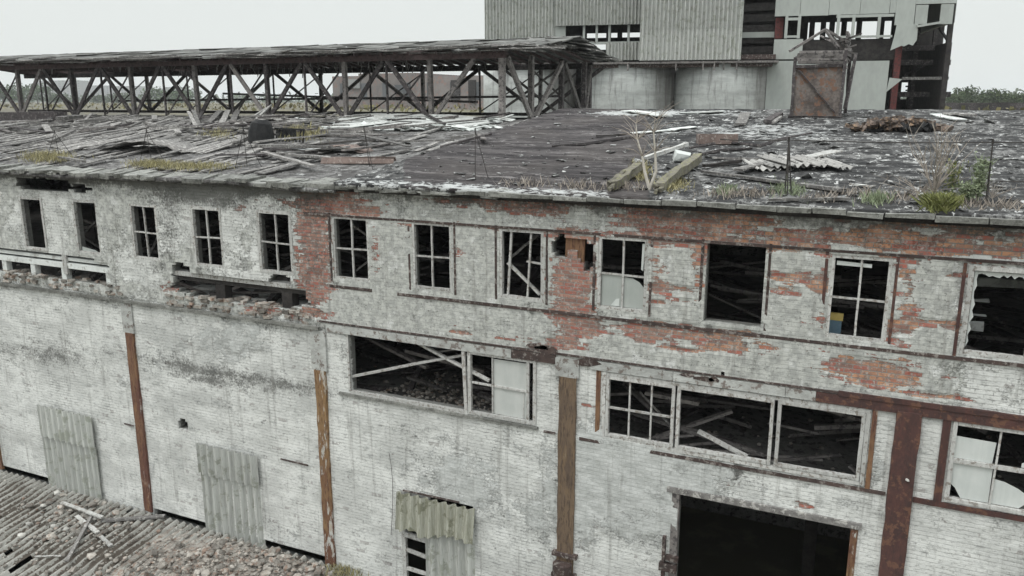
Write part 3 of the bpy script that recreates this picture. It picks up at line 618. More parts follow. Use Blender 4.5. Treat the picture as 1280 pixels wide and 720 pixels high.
# corrugated panels nailed over openings
def wave(mb, x0, x1, z0, z1, y, pitch=.235, amp=.05, jag=0, rows=None, flare=0, rnd=None):
    n = max(8, int((x1-x0)/pitch*(8 if pitch == .21 else 12))); rows = rows or max(2, int((z1-z0)/.35)); vs = []; fs = []
    for side in (0, .008):
        for k in range(rows+1):
            for i in range(n+1):
                x = x0+(x1-x0)*i/n; z = z0+(z1-z0)*k/rows
                if k == 0 and jag: z += jag*(vn(np.array([x*3.]), np.array([1.]), 5)[0]-.5)
                yy = y+amp*math.sin(2*math.pi*(x-x0)/pitch)+side - flare*(1-k/rows)*(1+.4*math.sin(x*4))
                vs.append((x, yy, z))
    R = (n+1)*(rows+1)
    for k in range(rows):
        for i in range(n):
            q = k*(n+1)+i; fs.append((q, q+1, q+n+2, q+n+1)); fs.append((q+R, q+n+1+R, q+n+2+R, q+1+R))
    for i in range(n): fs.append((i, i+R, i+1+R, i+1)); q = rows*(n+1)+i; fs.append((q, q+1, q+1+R, q+R))
    for k in range(rows): q = k*(n+1); fs.append((q, q+n+1, q+n+1+R, q+R)); q += n; fs.append((q, q+R, q+n+1+R, q+n+1))
    mb.add(vs, fs, rnd)
mb = MB(); wave(mb, -21.52, -19.25, 2.95, 4.65, -.05); part(mb, 'corrugated_panel', 'asb')
mb = MB(); wave(mb, -21.50, -19.22, 4.6, 5.55, -.10); part(mb, 'corrugated_panel', 'asb')
mb = MB(); wave(mb, -15.40, -13.45, 2.9, 4.72, -.05); part(mb, 'corrugated_panel', 'asb')
mb = MB(); wave(mb, -15.42, -13.42, 4.68, 5.5, -.10); part(mb, 'corrugated_panel', 'asb')
xs = WX(540, 660)[0]
mb = MB(); wave(mb, -8.70, -7.48, 2.6, 4.95, -.06, .235, .055); part(mb, 'corrugated_panel', 'asb')
mb = MB(); wave(mb, -9.40, -7.44, 4.60, 5.44, -.10, .235, .055, jag=.25, flare=.10); part(mb, 'corrugated_panel', 'asb_moss')
mb = MB(); frame_bars(mb, -9.36, -8.60, 2.9, 5.46, .1, -.01, .07); wf = part(mb, 'window', 'pale_wood')
mb = MB(); mb.bar((-9.3, .02, 4.36), (-8.62, .02, 4.33), .06, .12); mb.bar((-9.3, .02, 3.98), (-8.62, .02, 3.9), .05, .08); mb.bar((-9.3, .02, 3.5), (-8.62, .02, 3.48), .05, .08); part(mb, 'glazing_bar', 'pale_wood', wf)
# small metal flat bars on the wall, a cable
for (u0, v0, u1, v1) in ((352, 573, 386, 581), (157, 529, 168, 532), (505, 612, 575, 627)):
    mb = MB(); p, q = at(u0, v0), at(u1, v1); mb.bar((p.x, -.035, p.z), (q.x, -.035, q.z), .03, .03); part(mb, 'flat_bar', 'steel')
mb = MB(); pts = [(WX(488, 566)), WX(490, 580), WX(492, 600), WX(492, 635), WX(490, 668)]; mb.tube([(p[0], -.04, p[1]) for p in pts], .006, 5)
part(mb, 'hanging_cable', 'wire')

# broken slots: pale rails and posts
y = .12
p, q = WX(0, 318), WX(140, 335)
mb = MB(); mb.bb(-23.6, -17.98, .06, .2, 9.86, 9.95); mb.bb(-23.6, -17.98, .02, .16, 9.66, 9.80, .9); part(mb, 'slot_rail', 'conc_white')
for u in (5, 40, 78, 133): 
    X = WX(u, 340)[0]; mb = MB(); mb.bb(X-.09, X+.09, .04, .2, 9.3, 9.66); part(mb, 'slot_post', 'conc_white')
X = WX(80, 325)[0]; mb = MB(); mb.bb(X-.08, X+.08, .0, .06, 9.5, 10.02); part(mb, 'slot_post', 'pale_wood')
mb = MB(); mb.bb(-15.9, -11.7, .05, .25, 9.82, 9.93); part(mb, 'slot_rail', 'pale_wood')
mb = MB(); mb.bb(-15.9, -11.5, .12, .36, 9.70, 9.82); part(mb, 'slot_rail', 'dark')
for u in (272, 355): X = WX(u, 365)[0]; mb = MB(); mb.bb(X-.16, X+.14, .1, .34, 9.2, 9.70); part(mb, 'slot_post', 'dark')
# crumbling ledge of brick under the slots
mb = MB()
for k in range(420):
    X = random.choice([random.uniform(-24, -17.6), random.uniform(-16, -11.6)]); Z = 9.3+random.uniform(-.22, .08)
    mb.box((X, random.uniform(-.03, .3), Z), (random.uniform(.08, .26), .12, .066), Euler((random.uniform(-.1, .1), random.uniform(-.1, .1), random.uniform(-.3, .3))).to_matrix(), j=.012)
part(mb, 'broken_brick_edge', 'rubble').__setitem__('kind', 'stuff')

# rusty plate hanging in the hole between the eighth and ninth window
X, Z = WX(717, 312); mb = MB(); mb.box((X, .06, Z), (.38, .02, .5), Euler((.05, .03, 0)).to_matrix(), j=.02); part(mb, 'rusty_plate', 'orange')

# --- eave
XS = -10.6      # border between the low left roof and the higher right roof
EZ, EY = 12.33, -.25
def rslope(x): return .0865 + .0225*float(sst(XS-.25, XS+.25, np.array(x)))
def roofz(x, y):
    z = EZ+rslope(x)*(y-EY)
    if x < XS: z -= .05+.10*fn(x*.35, y*.5, 31)
    return z
mb = MB(); xx = WX(612, 240, EY)[0]
while xx < 12:
    L = random.uniform(.50, .72); zz = random.uniform(-.02, .015)
    m_ = MB(); m_.box((xx+L/2, EY+.23, EZ-.04+zz), (L-.018, .60, .08), Euler((.09+random.uniform(-.02, .02), random.uniform(-.02, .02), random.uniform(-.02, .02))).to_matrix(), j=.014)
    part(m_, 'cornice_slab', 'slab'); xx += L
xx = -52
mb = MB()
while xx < WX(612, 240, EY)[0]:
    L = random.uniform(.12, .5)
    mb.box((xx+L/2, EY+.28+random.uniform(-.05, .05), EZ-.07+random.uniform(-.035, .02)), (L*1.1, .6, random.uniform(.05, .11)), Euler((random.uniform(.02, .16), random.uniform(-.06, .06), random.uniform(-.1, .1))).to_matrix(), j=.02); xx += L*.8
part(mb, 'crumbling_eave', 'slab')
mb = MB()
for k in range(10): mb.bb(-52+6.4*k, -52+6.4*(k+1)-.004, -.10, .3, 12.13, 12.24)
part(mb, 'eave_beam', 'dark')

# --- roof surface
def roof_part(xa, xb, ya, yb, step, zf, name):
    nX = int((xb-xa)/step); nY = int((yb-ya)/step); gx, gy = np.meshgrid(np.linspace(xa, xb, nX+1), np.linspace(ya, yb, nY+1))
    gz = zf(gx, gy); n_ = gx.size; v = np.stack([gx.ravel(), gy.ravel(), gz.ravel()], 1); v2 = v.copy(); v2[:, 2] -= .09; v = np.concatenate([v, v2])
    ii, jj = np.meshgrid(np.arange(nY), np.arange(nX), indexing='ij')
    cx = (gx[:-1, :-1]+gx[1:, 1:])/2; cy = (gy[:-1, :-1]+gy[1:, 1:])/2
    kk = np.ones(cx.shape, bool)
    for (hx, hy, rx, ry) in ROOFHOLES: kk[((cx-hx)/rx)**2+((cy-hy)/ry)**2+(fbm(cx*2, cy*2, 3)-.5)*1.2 < 1] = False
    a = (ii*(nX+1)+jj)[kk]; w = nX+1
    fs = [np.stack([a, a+1, a+w+1, a+w], 1), np.stack([a+n_, a+w+n_, a+w+1+n_, a+1+n_], 1)]
    kp = np.zeros((nY+2, nX+2), bool); kp[1:-1, 1:-1] = kk
    for (di, dj, p, q) in ((0, -1, 0, w), (0, 1, w+1, 1), (-1, 0, 1, 0), (1, 0, w, w+1)):
        nbk = kp[1+di:nY+1+di, 1+dj:nX+1+dj]; i2, j2 = np.nonzero(kk & ~nbk); a2 = i2*w+j2
        fs.append(np.stack([a2+p, a2+q, a2+q+n_, a2+p+n_], 1))
    u, vv = project(gx, gy, gz)
    g = lambda cu, cv, ru, rv: np.exp(-(((u-cu)/ru)**2+((vv-cv)/rv)**2))
    felt = sst(XS-.3, XS+.3, gx); plank = sst(490, 520, u)*(1-sst(770, 850, u))*sst(XS-.3, XS+.2, gx)
    white = .12+.75*g(515, 156, 95, 9)+.35*g(470, 195, 60, 4)+.35*g(410, 187, 60, 4)+.38*sst(-.35, -.25, gy)*(1-sst(.15, .5, gy))*sst(330, 400, u)*(1-sst(740, 800, u))
    white += .38*g(850, 141, 120, 4)+.22*g(900, 160, 90, 9)+.3*g(575, 180, 50, 5)+.3*g(830, 165, 35, 3)+.22*g(1000, 170, 90, 14)+.12*g(1000, 150, 120, 8)+.15*g(1120, 200, 10, 30)+.1*sst(850, 900, u)+.25*g(330, 187, 80, 4)+.3*g(780, 142, 60, 4)
    at_ = {'felt': dbl(felt), 'plank': dbl(plank), 'white': dbl(white)}
    return grid_mesh(name, v, np.concatenate(fs), M['roof'], at_, FB, True)
def rz_left(x, y):
    return EZ+.0865*(y-EY)-.06-.12*fbm(x*.35, y*.5, 31)+.05*(fbm(x*1.2, y*2.5, 6)-.5)
def rz_right(x, y):
    z = EZ+.109*(y-EY)-.01+.05*(fbm(x*.6, y*.6, 9)-.5)+.05*(fbm(x*2.5, y*3.5, 6)-.5)+.03*(fbm(x*7, y*9, 16)-.5)
    st_ = (y*2.2+.35*fbm(x*.3, y*.3, 2)) % 1.0
    return z+.03*(st_-.5)*(1-sst(-5.0, -3.5, x))
ROOFHOLES = [(-33.5, 7.0, 2.2, .7), (-27.8, 4.2, 1.4, .35), (-14.5, 11.6, 1.6, .35)]
roof_part(-52, XS, EY, 12.6, .13, rz_left, 'roof')
ROOFHOLES = []
roof_part(XS, 13, EY, 12.8, .10, rz_right, 'roof')
def onroof(px, py, dz=0):
    d = ray(px, py); t0, t1 = 5., 120.
    f = lambda t: (CH+d.z*t)-rzf(d.x*t, -CD+d.y*t)
    for k in range(26):
        tm = (t0+t1)/2
        if f(tm) > 0 and -CD+d.y*tm < 13.5: t0 = tm
        else: t1 = tm
    x, y = d.x*t0, -CD+d.y*t0; return Vector((x, y, rzf(x, y)+dz))
_lx, _ly = np.arange(-56, 16, .1), np.arange(-1, 14.01, .1)
_LX, _LY = np.meshgrid(_lx, _ly)
_HL, _HR = rz_left(_LX, _LY).tolist(), rz_right(_LX, _LY).tolist()
def rzf(x, y):
    T = _HL if x < XS else _HR; fx = min(max((x+56)/.1, 0), len(_lx)-2.001); fy = min(max((y+1)/.1, 0), len(_ly)-2.001)
    i, j = int(fx), int(fy); fx -= i; fy -= j
    return (T[j][i]*(1-fx)+T[j][i+1]*fx)*(1-fy)+(T[j+1][i]*(1-fx)+T[j+1][i+1]*fx)*fy
# back slope, inner structure
mb = MB(); mb.add([(-52, 12.7, 13.3), (13, 12.7, 13.5), (13, 25, 12.6), (-52, 25, 12.5)], [(0, 1, 2, 3)]); mb.add([(-52, 12.7, 13.2), (13, 12.7, 13.4), (13, 25, 12.5), (-52, 25, 12.4)], [(3, 2, 1, 0)]); part(mb, 'rear_roof', 'conc')
mb = MB(); mb.bb(-52, 15, 24.6, 25, 0, 12.45); part(mb, 'rear_wall', 'conc')
mb = MB(); mb.bb(-52.4, -52, 0, 25, 0, 12.2); mb.bb(15, 15.4, 0, 25, 0, 12.2); part(mb, 'side_wall', 'conc')
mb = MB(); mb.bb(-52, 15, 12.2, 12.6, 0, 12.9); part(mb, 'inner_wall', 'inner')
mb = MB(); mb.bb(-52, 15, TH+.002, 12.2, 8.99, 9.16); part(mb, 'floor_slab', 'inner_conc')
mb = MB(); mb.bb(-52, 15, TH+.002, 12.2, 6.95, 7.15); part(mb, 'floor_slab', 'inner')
mb = MB(); mb.bb(-16.5, -11.2, .5, 4.2, 9.17, 9.2); part(mb, 'pale_floor_patch', 'conc_white')
for X in [-50+6.13*k for k in range(11)]:
    mb = MB(); mb.bb(X-.15, X+.15, 5.6, 5.9, 0, 12.5); part(mb, 'inner_post', 'dark')
    mb = MB(); mb.bb(X-.1, X+.1, TH, 12.2, 11.95, 12.15); mb.bar((X, .5, 9.3), (X, 5.6, 11.9), .16, .16); mb.bar((X, 11.5, 9.3), (X, 5.9, 11.9), .16, .16); part(mb, 'inner_beam', 'truss')
# debris seen through the windows
mb = MB()
for k in range(420):
    X = random.uniform(-24, 7); Y = random.uniform(.6, 11); Z = 9.2 if random.random() < .6 else 7.19
    a = random.uniform(0, 3.14); L = random.uniform(.5, 3); t = random.uniform(-.05, .35)
    mb.bar((X, Y, Z+.04), (X+math.cos(a)*L, Y+abs(math.sin(a))*L*.5, Z+.04+L*t*.6), random.uniform(.06, .18), random.uniform(.03, .08))
part(mb, 'fallen_timber', 'truss').__setitem__('kind', 'stuff')
mb = MB()
for k in range(215):
    X = random.uniform(-23, 6) if k < 170 else random.uniform(-4.7, .2); Y = random.uniform(.5, 4.5); lo = random.random() < .5 and X > -11; Z = (7.3 if lo else 9.3)+random.uniform(0, 1.5)*(Y > .8)
    a = random.gauss(0, .35); L = random.uniform(.7, 2.8); mb.bar((X, Y, Z), (X+math.cos(a)*L, Y+math.sin(a)*L*.4, Z+math.sin(a)*L*.6), random.uniform(.05, .14), random.uniform(.03, .08), j=.005)
part(mb, 'hanging_timber', 'truss_pale').__setitem__('kind', 'stuff')
mb = MB()
for k in range(1300):
    X = random.choice([random.uniform(-10.5, -6), random.uniform(-10.5, -6), random.uniform(-24, 6)]); Y = abs(random.gauss(0, 1.6))+.45
    h = .35*max(0, 1-Y/2.2)*fn(X*.8, Y, 3) if X < -6 and X > -10.5 else 0
    Z = (7.17 if random.random() < .75 else 9.18)+h
    mb.rock((X, Y, Z), random.uniform(.02, .06))
part(mb, 'interior_rubble', 'rubble').__setitem__('kind', 'stuff')
mb = MB(); X = WX(1060, 400, .6)[0]; Z = WX(1052, 418, .6)[1]; Z += .22; mb.bb(X-.35, X-.1, .6, .66, Z-.24, Z+.02); o = part(mb, 'leaning_board', 'blue', label='blue board behind the window')
mb = MB(); mb.bb(X-.35, X-.08, .59, .65, Z+.022, Z+.15); o = part(mb, 'leaning_board', 'yellow', label='yellow board behind the window')

def solo(mb, name, mat, label, cat, group=None, kind=None, origin=None, smooth=False):
    if origin is None:
        P = np.array([tuple(p) for p in mb.v]); origin = (P[:, 0].mean(), P[:, 1].mean(), P[:, 2].min())
    return tag(mb.build(name, M[mat] if isinstance(mat, str) else mat, None, origin, smooth), label, cat, group, kind)

# fallen laths across the wide lower window, slats inside others
def lath(u0, v0, u1, v1, y0, y1, w, t, mat, label, name='fallen_lath', group='laths fallen across the windows'):
    mb = MB(); mb.bar(at(u0, v0, y0), at(u1, v1, y1), w, t, seg=4, warp=.008, j=.004); return solo(mb, name, mat, label, 'lath', group)
lath(437, 471, 622, 435, .10, .16, .07, .05, 'pale_wood', 'pale lath rising from the left jamb across the wide empty lower window')
lath(518, 426, 612, 476, .22, .05, .08, .05, 'pale_wood', 'pale lath sloping down to the post of the film-covered sash')
lath(545, 440, 585, 434, .26, .30, .10, .03, 'wood', 'short grey lath lying over the crossing of the two long laths')
lath(635, 328, 675, 368, .10, .14, .07, .05, 'pale_wood', 'pale slat leaning in the window with the tilted sash, lower one')
lath(638, 322, 672, 294, .5, .6, .07, .05, 'wood', 'grey slat rising to the right in the window with the tilted sash')
lath(873, 539, 934, 571, .35, .12, .10, .05, 'pale_wood', 'pale lath lying slanted behind the middle pane of the three-part window')
lath(800, 490, 842, 536, .5, .9, .05, .04, 'wood', 'thin lath hanging behind the six-pane sash')
lath(441, 281, 462, 296, .5, .6, .05, .04, 'wood', 'thin slat behind the upper right pane of the sixth window')
lath(446, 338, 462, 325, .5, .6, .05, .04, 'wood', 'thin slat behind the lower right pane of the sixth window')
lath(187, 318, 198, 292, .5, .7, .14, .04, 'wood', 'wide grey board behind the lower right pane of the third window')
lath(107, 290, 124, 272, .5, .7, .12, .04, 'wood', 'short board behind the second window')

# ------------------------------------------------------------------ lean-to with corrugated roof at the foot of the wall
LT = thing('lean_to_shed', (-22, -4, 0), 'low lean-to with a littered corrugated roof against the foot of the wall', 'shed')
AX0, AX1, ASL = -36.0, -10.95, -.135
def az(x, y): return 3.06+ASL*(-y)   # y negative goes down
def annz(x, y): return 3.06+ASL*(-y)+.045*np.sin(2*math.pi*x/.25)+.05*(fbm(x*.4, y*.4, 12)-.5)
nX = int((AX1-AX0)/.022); nY = 44
gx, gy = np.meshgrid(np.linspace(AX0, AX1, nX+1), np.linspace(-9, -.04, nY+1))
row = np.floor((gy+9)/1.7); colm = np.floor(gx/1.1)
gz = annz(gx, gy)+((gy+9)/1.7-row)*-.035+(_h(colm, row, 4)-.5)*.02
u, v = project(gx, gy, gz)
g = lambda cu, cv, ru, rv: np.exp(-(((u-cu)/ru)**2+((v-cv)/rv)**2))
dirt = .18+.5*g(20, 630, 50, 40)+.45*g(110, 660, 90, 40)+.4*g(150, 700, 120, 30)+.5*g(300, 700, 120, 25)+.2*g(60, 700, 80, 30)+(fbm(gx*1.2, gy*1.2, 3)-.5)*.9
n_ = gx.size; vv = np.stack([gx.ravel(), gy.ravel(), gz.ravel()], 1); v2 = vv.copy(); v2[:, 2] -= .012
kk = np.ones((nY, nX), bool); cx = (gx[:-1, :-1]+gx[1:, 1:])/2; cy = (gy[:-1, :-1]+gy[1:, 1:])/2
cu, cv = project(cx, cy, 3+0*cx+ASL*(-cy)); 
for (a, b, ru, rv, s) in ((28, 706, 14, 6, -.75), (100, 633, 6, 3, -.7), (164, 640, 3, 3, -.7), (12, 690, 5, 3, -.5)):
    kk[((cu-a)/ru)**2+((cv-b-s*(cu-a))/rv)**2+(fbm(cx*5, cy*5, 5)-.5)*.8 < 1] = False
ii, jj = np.nonzero(kk); a = ii*(nX+1)+jj; w = nX+1
fs = np.concatenate([np.stack([a, a+1, a+w+1, a+w], 1), np.stack([a+n_, a+w+n_, a+w+1+n_, a+1+n_], 1)])
def mat_annex():
    n = NT('lean_to_asbestos', .9, .2); d = n.attr('dirt'); h = n.attr('valley')
    a = n.noise(2, 5, .65, n.scale(1.5, .6, 1)); b = n.noise(14, 4, .7); f = n.noise(40, 3, .7)
    c = n.mix(n.ss(.4, .62, a), K(.31, .305, .28), K(.20, .195, .175)); c = n.mix(n.ss(.52, .66, b), c, K(.40, .39, .36))
    dm = n.ss(.5, .62, n.add(n.mul(d, .55), n.add(n.mul(h, .42), n.mul(n.add(b, -.5), 1.1))))
    so = n.mix(f, K(.045, .038, .032), K(.14, .12, .10)); c = n.mix(dm, c, so); n.col(c); n.bump(n.add(b, f), .02, .7); return n.m
M['annex'] = mat_annex()
valley = .5-.5*np.sin(2*math.pi*gx/.25)
grid_mesh('roof', np.concatenate([vv, v2]), fs, M['annex'], {'dirt': dbl(dirt), 'valley': dbl(valley)}, LT, True)
mb = MB(); mb.bb(AX0, AX1-.1, -8.9, -8.6, 0, 1.75); part(mb, 'wall', 'conc', LT); mb = MB(); mb.bb(AX1-.3, AX1-.05, -8.6, -.05, 0, 1.75); part(mb, 'wall', 'conc', LT)
mb = MB(); mb.bb(AX0+.3, AX1-.4, -8.5, -.1, 1.3, 1.4); part(mb, 'ceiling', 'dark', LT)
def onann(px, py, dz=0.0):
    d = ray(px, py); t = (3.06+ASL*CD-CH)/(d.z+ASL*d.y); p = Vector((0, -CD, CH))+d*t; p.z += dz; return p
# rubble on it
mb = MB()
for k in range(6500):
    q = random.random()
    if q < .80: p = (random.gauss(310, 62), random.gauss(722, 22))
    elif q < .90: p = (random.gauss(95, 40), random.gauss(655, 18))
    else: p = (random.uniform(-60, 440), random.uniform(590, 760))
    w_ = onann(*p)
    if w_.y > -.2 or w_.x > -11.1: continue
    s_ = min(.13, random.lognormvariate(-4.0, .75)); heap = .28*math.exp(-((p[0]-290)/80)**2-((p[1]-715)/26)**2)*random.random()
    mb.rock((w_.x, w_.y, w_.z+.03+s_*.3+heap), s_, flat=random.uniform(.4, .8))
for k in range(110):
    w_ = onann(random.gauss(315, 70), random.gauss(712, 20))
    if w_.y > -.3 or w_.x > -11.2: continue
    mb.box((w_.x, w_.y, w_.z+random.uniform(.05, .2)), (.25*random.uniform(.5, 1), .12, .065), Euler((random.uniform(-.6, .6), random.uniform(-.6, .6), random.uniform(0, 3))).to_matrix(), j=.01)
cH = onann(300, 722); gx2, gy2 = np.meshgrid(np.linspace(cH.x-3.2, min(cH.x+3.2, -11.1), 60), np.linspace(cH.y-2.4, min(cH.y+2.4, -.25), 45))
hh2 = .24*np.exp(-((gx2-cH.x)/1.7)**2-((gy2-cH.y)/1.1)**2)+.10*(fbm(gx2*1.3, gy2*1.3, 44)-.42)+.05*(fbm(gx2*6, gy2*6, 45)-.5)-.03
zz2 = 3.06-ASL*gy2+hh2; zz2 = 3.06+ASL*(-gy2)+hh2; nn2 = gx2.shape[1]; b0_ = len(mb.v); mb.v += list(zip(gx2.ravel().tolist(), gy2.ravel().tolist(), zz2.ravel().tolist()))
for i in range(gx2.shape[0]-1):
    for j in range(nn2-1): q = b0_+i*nn2+j; mb.f.append([q, q+1, q+nn2+1, q+nn2]); mb.r.append(random.random()*.5+.2)
solo(mb, 'rubble', 'rubble', 'heaps of broken brick and stone strewn over the corrugated lean-to roof', 'rubble', kind='stuff')
stones = [((83, 664), .10, 'pale rounded stone nearest the left edge among the rubble'), ((103, 655), .09, 'pale stone between the rubble and the crossed laths'), ((120, 650), .08, 'pale stone just left of the crossed laths'),
          ((55, 634), .075, 'pale round stone highest on the lean-to roof'), ((36, 657), .085, 'pale stone lying apart near the left edge of the lean-to'), ((27, 672), .11, 'largest pale stone low at the left of the lean-to roof'), ((68, 660), .09, 'pale flat stone in the middle of the rubble patch'),
          ((203, 712), .09, 'pale stone at the bottom edge of the heap'), ((72, 618), .09, 'pale chalky lump near the corrugated panel')]
for (p, s_, lab) in stones:
    w_ = onann(*p); mb = MB(); mb.rock((w_.x, w_.y, w_.z+.05), s_); solo(mb, 'stone', 'stone', lab, 'stone', 'larger stones on the lean-to roof')
def apl(u0, v0, u1, v1, w, t, dz, mat, label):
    mb = MB(); a_, b_ = onann(u0, v0, dz), onann(u1, v1, dz+random.uniform(-.0, .03)); mb.bar(a_, b_, w, t, j=.006, seg=3, warp=.006); solo(mb, 'lath', mat, label, 'lath', 'laths on the lean-to roof')
apl(78, 635, 129, 655, .10, .04, .17, 'pale_wood', 'white lath lying uppermost of the crossed laths on the lean-to roof')
apl(96, 648, 123, 670, .10, .04, .08, 'pale_wood', 'short white lath under the crossed laths')
apl(124, 671, 139, 685, .09, .04, .06, 'pale_wood', 'small white lath piece at the lower end of the crossed laths')
apl(115, 650, 84, 708, .08, .05, .12, 'wood', 'grey lath pointing down towards the bottom of the photo')
apl(128, 653, 206, 648, .13, .05, .06, 'wood', 'wide grey board pointing right towards the rusty column')
apl(44, 698, 77, 698, .03, .02, .06, 'pale_wood', 'thin stick beside the dark hole in the lean-to roof')
mb = MB()
for k in range(260):
    w_ = onann(random.gauss(428, 12), random.gauss(715, 5)); mb.tube([w_, w_+Vector((random.uniform(-.06, .06), random.uniform(-.06, .06), random.uniform(.05, .16)))], [.012, .003], 4)
solo(mb, 'moss_tuft', 'moss', 'yellow green tuft at the right end of the lean-to roof', 'moss', kind='stuff')

# ------------------------------------------------------------------ things on the main roof
def rplank(u0, v0, u1, v1, w, t, mat, dz=.04, dz1=None):
    a_, b_ = onroof(u0, v0, dz), onroof(u1, v1, dz if dz1 is None else dz1); mb = MB(); mb.bar(a_, b_, w, t, j=.008, seg=4, warp=.01); return mb
def rp(label, *a, name='board', cat='board', group=None, **k): return solo(rplank(*a, **k), name, a[6], label, cat, group)
def beam(label, u0, v0, u1, v1, w, dz):
    a_, b_ = onroof(u0, v0, dz), onroof(u1, v1, dz+.06); mb = MB(); mb.bar(a_, b_, w, w*.9, j=.018, seg=7, warp=.02)
    d_ = (b_-a_)
    for k in range(3): o = Vector((random.uniform(-.06, .06), 0, random.uniform(-.05, .07))); mb.bar(a_-d_.normalized()*random.uniform(.05, .25)+o, a_+d_*random.uniform(.2, .5)+o, w*.4, w*.3, j=.015, seg=3, warp=.01)
    solo(mb, 'timber_beam', 'beamw', label, 'beam', 'mossy beams at the eave')
beam('mossy timber beam pointing at the eave, left of the birch sapling', 764, 239, 798, 217, .17, .10)
beam('long mossy timber beam pointing at the eave, right of the birch sapling', 824, 241, 872, 206, .18, .10)
rp('pale board running back from the left mossy beam', 806, 208, 858, 197, .12, .07, 'pale_wood', .18, .3)
mb = MB(); p = onroof(852, 203, .15); mb.box(p, (.34, .2, .16), Euler((.2, .15, .5)).to_matrix(), j=.04); solo(mb, 'broken_block', 'conc', 'pale broken block at the end of the mossy beams', 'block')
RB_ = [('long pale board slanting from the mossy beam to the wire post', 878, 218, 984, 233, .16, .05, 'wood', .06), ('pale board right of the wire post near the eave', 1000, 234, 1054, 242, .2, .05, 'wood', .06),
       ('thin pale board lying along the eave slabs right of the wire post', 960, 254, 1061, 252, .1, .04, 'wood', .05), ('bleached board leaning up behind the corrugated fragments', 1006, 205, 1046, 197, .3, .03, 'pale_wood', .14),
       ('bleached board at the left of the corrugated fragments', 922, 219, 952, 210, .22, .04, 'wood', .1), ('dark strip of wood left of the corrugated fragments', 880, 211, 926, 205, .1, .06, 'dark', .06),
       ('upright pale board lying left of the timber shaft', 925, 159, 932, 145, .3, .05, 'wood', .08), ('dark board left of the timber shaft', 959, 156, 974, 146, .22, .1, 'truss', .08), ('pale board beside the dark board left of the shaft', 966, 156, 975, 149, .12, .06, 'wood', .06),
       ('long thin lath behind the corrugated fragments', 890, 200, 1000, 204, .06, .04, 'wood', .05), ('bright strip on the purple-brown roof below the silos', 791, 168, 835, 164, .3, .03, 'conc_white', .03), ('short bright strip right of the longer bright strip', 838, 164, 866, 160, .35, .03, 'conc_white', .03),
       ('long board lying across the roof behind the birch twigs', 745, 172, 800, 168, .08, .04, 'dark', .04), ('grey sheet strip in front of the silos', 785, 140, 832, 147, .5, .03, 'conc_white', .05), ('pale strip at the foot of the second silo', 850, 143, 905, 141, .5, .03, 'conc_white', .05),
       ('pale board near the green clump by the eave', 1062, 233, 1094, 235, .08, .03, 'pale_wood', .04)]
for r_ in RB_: rp(r_[0], *r_[1:8], dz=r_[8], group='boards scattered on the right roof')
# corrugated fragments
CP = thing('corrugated_scrap', onroof(1000, 210), 'heap of bleached corrugated sheet fragments behind the wire post', 'scrap')
for k in range(11):
    u, v = 955+k*8.2+random.uniform(-2, 2), 203+random.uniform(0, 10); p = onroof(u, v, .06+.02*(k % 4)); mb = MB(); wave(mb, -random.uniform(.14, .3), random.uniform(.14, .24), -.45, .45, 0, .15, .028)
    R_ = Euler((math.pi/2+.11+random.uniform(-.05, .05), random.uniform(-.06, .06), random.uniform(.35, 1.15))).to_matrix(); mb.v = [tuple(R_ @ Vector(q)+p) for q in mb.v]; part(mb, 'sheet_fragment', 'slatefrag', CP)
# rusty tray and rust heap
p = onroof(896, 179, -.03); T_ = thing('rusty_tray', p, 'small orange rusty tray of rubble between the birch and the shaft', 'tray')
mb = MB(); R_ = Euler((0, 0, .35)).to_matrix()
for (cx_, cy_, sx, sy) in ((0, -.22, .9, .03), (0, .22, .9, .03), (-.45, 0, .03, .47), (.45, 0, .03, .47)): mb.box(p+R_ @ Vector((cx_, cy_, .13)), (sx, sy, .24), R_, j=.012)
part(mb, 'rim', 'rust', T_); mb = MB(); mb.box(p+Vector((0, 0, .05)), (.86, .42, .04), R_); part(mb, 'bottom', 'rust', T_)
mb = MB(); [mb.rock(p+R_ @ Vector((random.uniform(-.38, .38), random.uniform(-.17, .17), random.uniform(.1, .2))), .06) for k in range(40)]; tag(part(mb, 'rubble_filling', 'rubble', T_), kind='stuff')
p = onroof(1122, 163); mb = MB(); nn = 40
for k in range(150):
    a_ = max(-.62, min(.62, random.gauss(0, .30))); h_ = .30*math.exp(-(a_/.7)**2); q = p+Vector((a_*1.9*.9, a_*1.9*.25+random.uniform(-.25, .25), random.uniform(0, h_)))
    mb.box(q, (random.uniform(.08, .3), random.uniform(.06, .2), random.uniform(.04, .1)), Euler((random.uniform(-.5, .5), random.uniform(-.5, .5), random.uniform(0, 3))).to_matrix(), j=.04)
solo(mb, 'scrap_heap', 'scrapm', 'low heap of rust-brown scrap in front of the tower corner', 'scrap', kind='stuff')
mb = MB()
for k in range(24):
    t = random.random(); q = onroof(1085+t*76, 165-random.uniform(0, 2), .05); mb.box(q, (.3, .2, .12), Euler((random.random(), random.random(), random.random()*3)).to_matrix(), j=.04)
solo(mb, 'charred_debris', 'burnt', 'charred debris along the foot of the rust-brown heap', 'debris', kind='stuff')
mb = MB(); a_, b_ = onroof(1170, 144, .03), onroof(1200, 152, .05); mb.bar(a_, b_, .35, .03, seg=3, warp=.03); solo(mb, 'pale_sheet', 'conc_white', 'curled pale sheet at the right foot of the tower', 'sheet')
mb = MB(); a_, b_ = onroof(1186, 144, .05), onroof(1212, 149, .1); mb.bar(a_, b_, .4, .05, seg=3, warp=.03); solo(mb, 'grey_sheet', 'wood', 'grey sheet lying over the curled pale sheet', 'sheet')
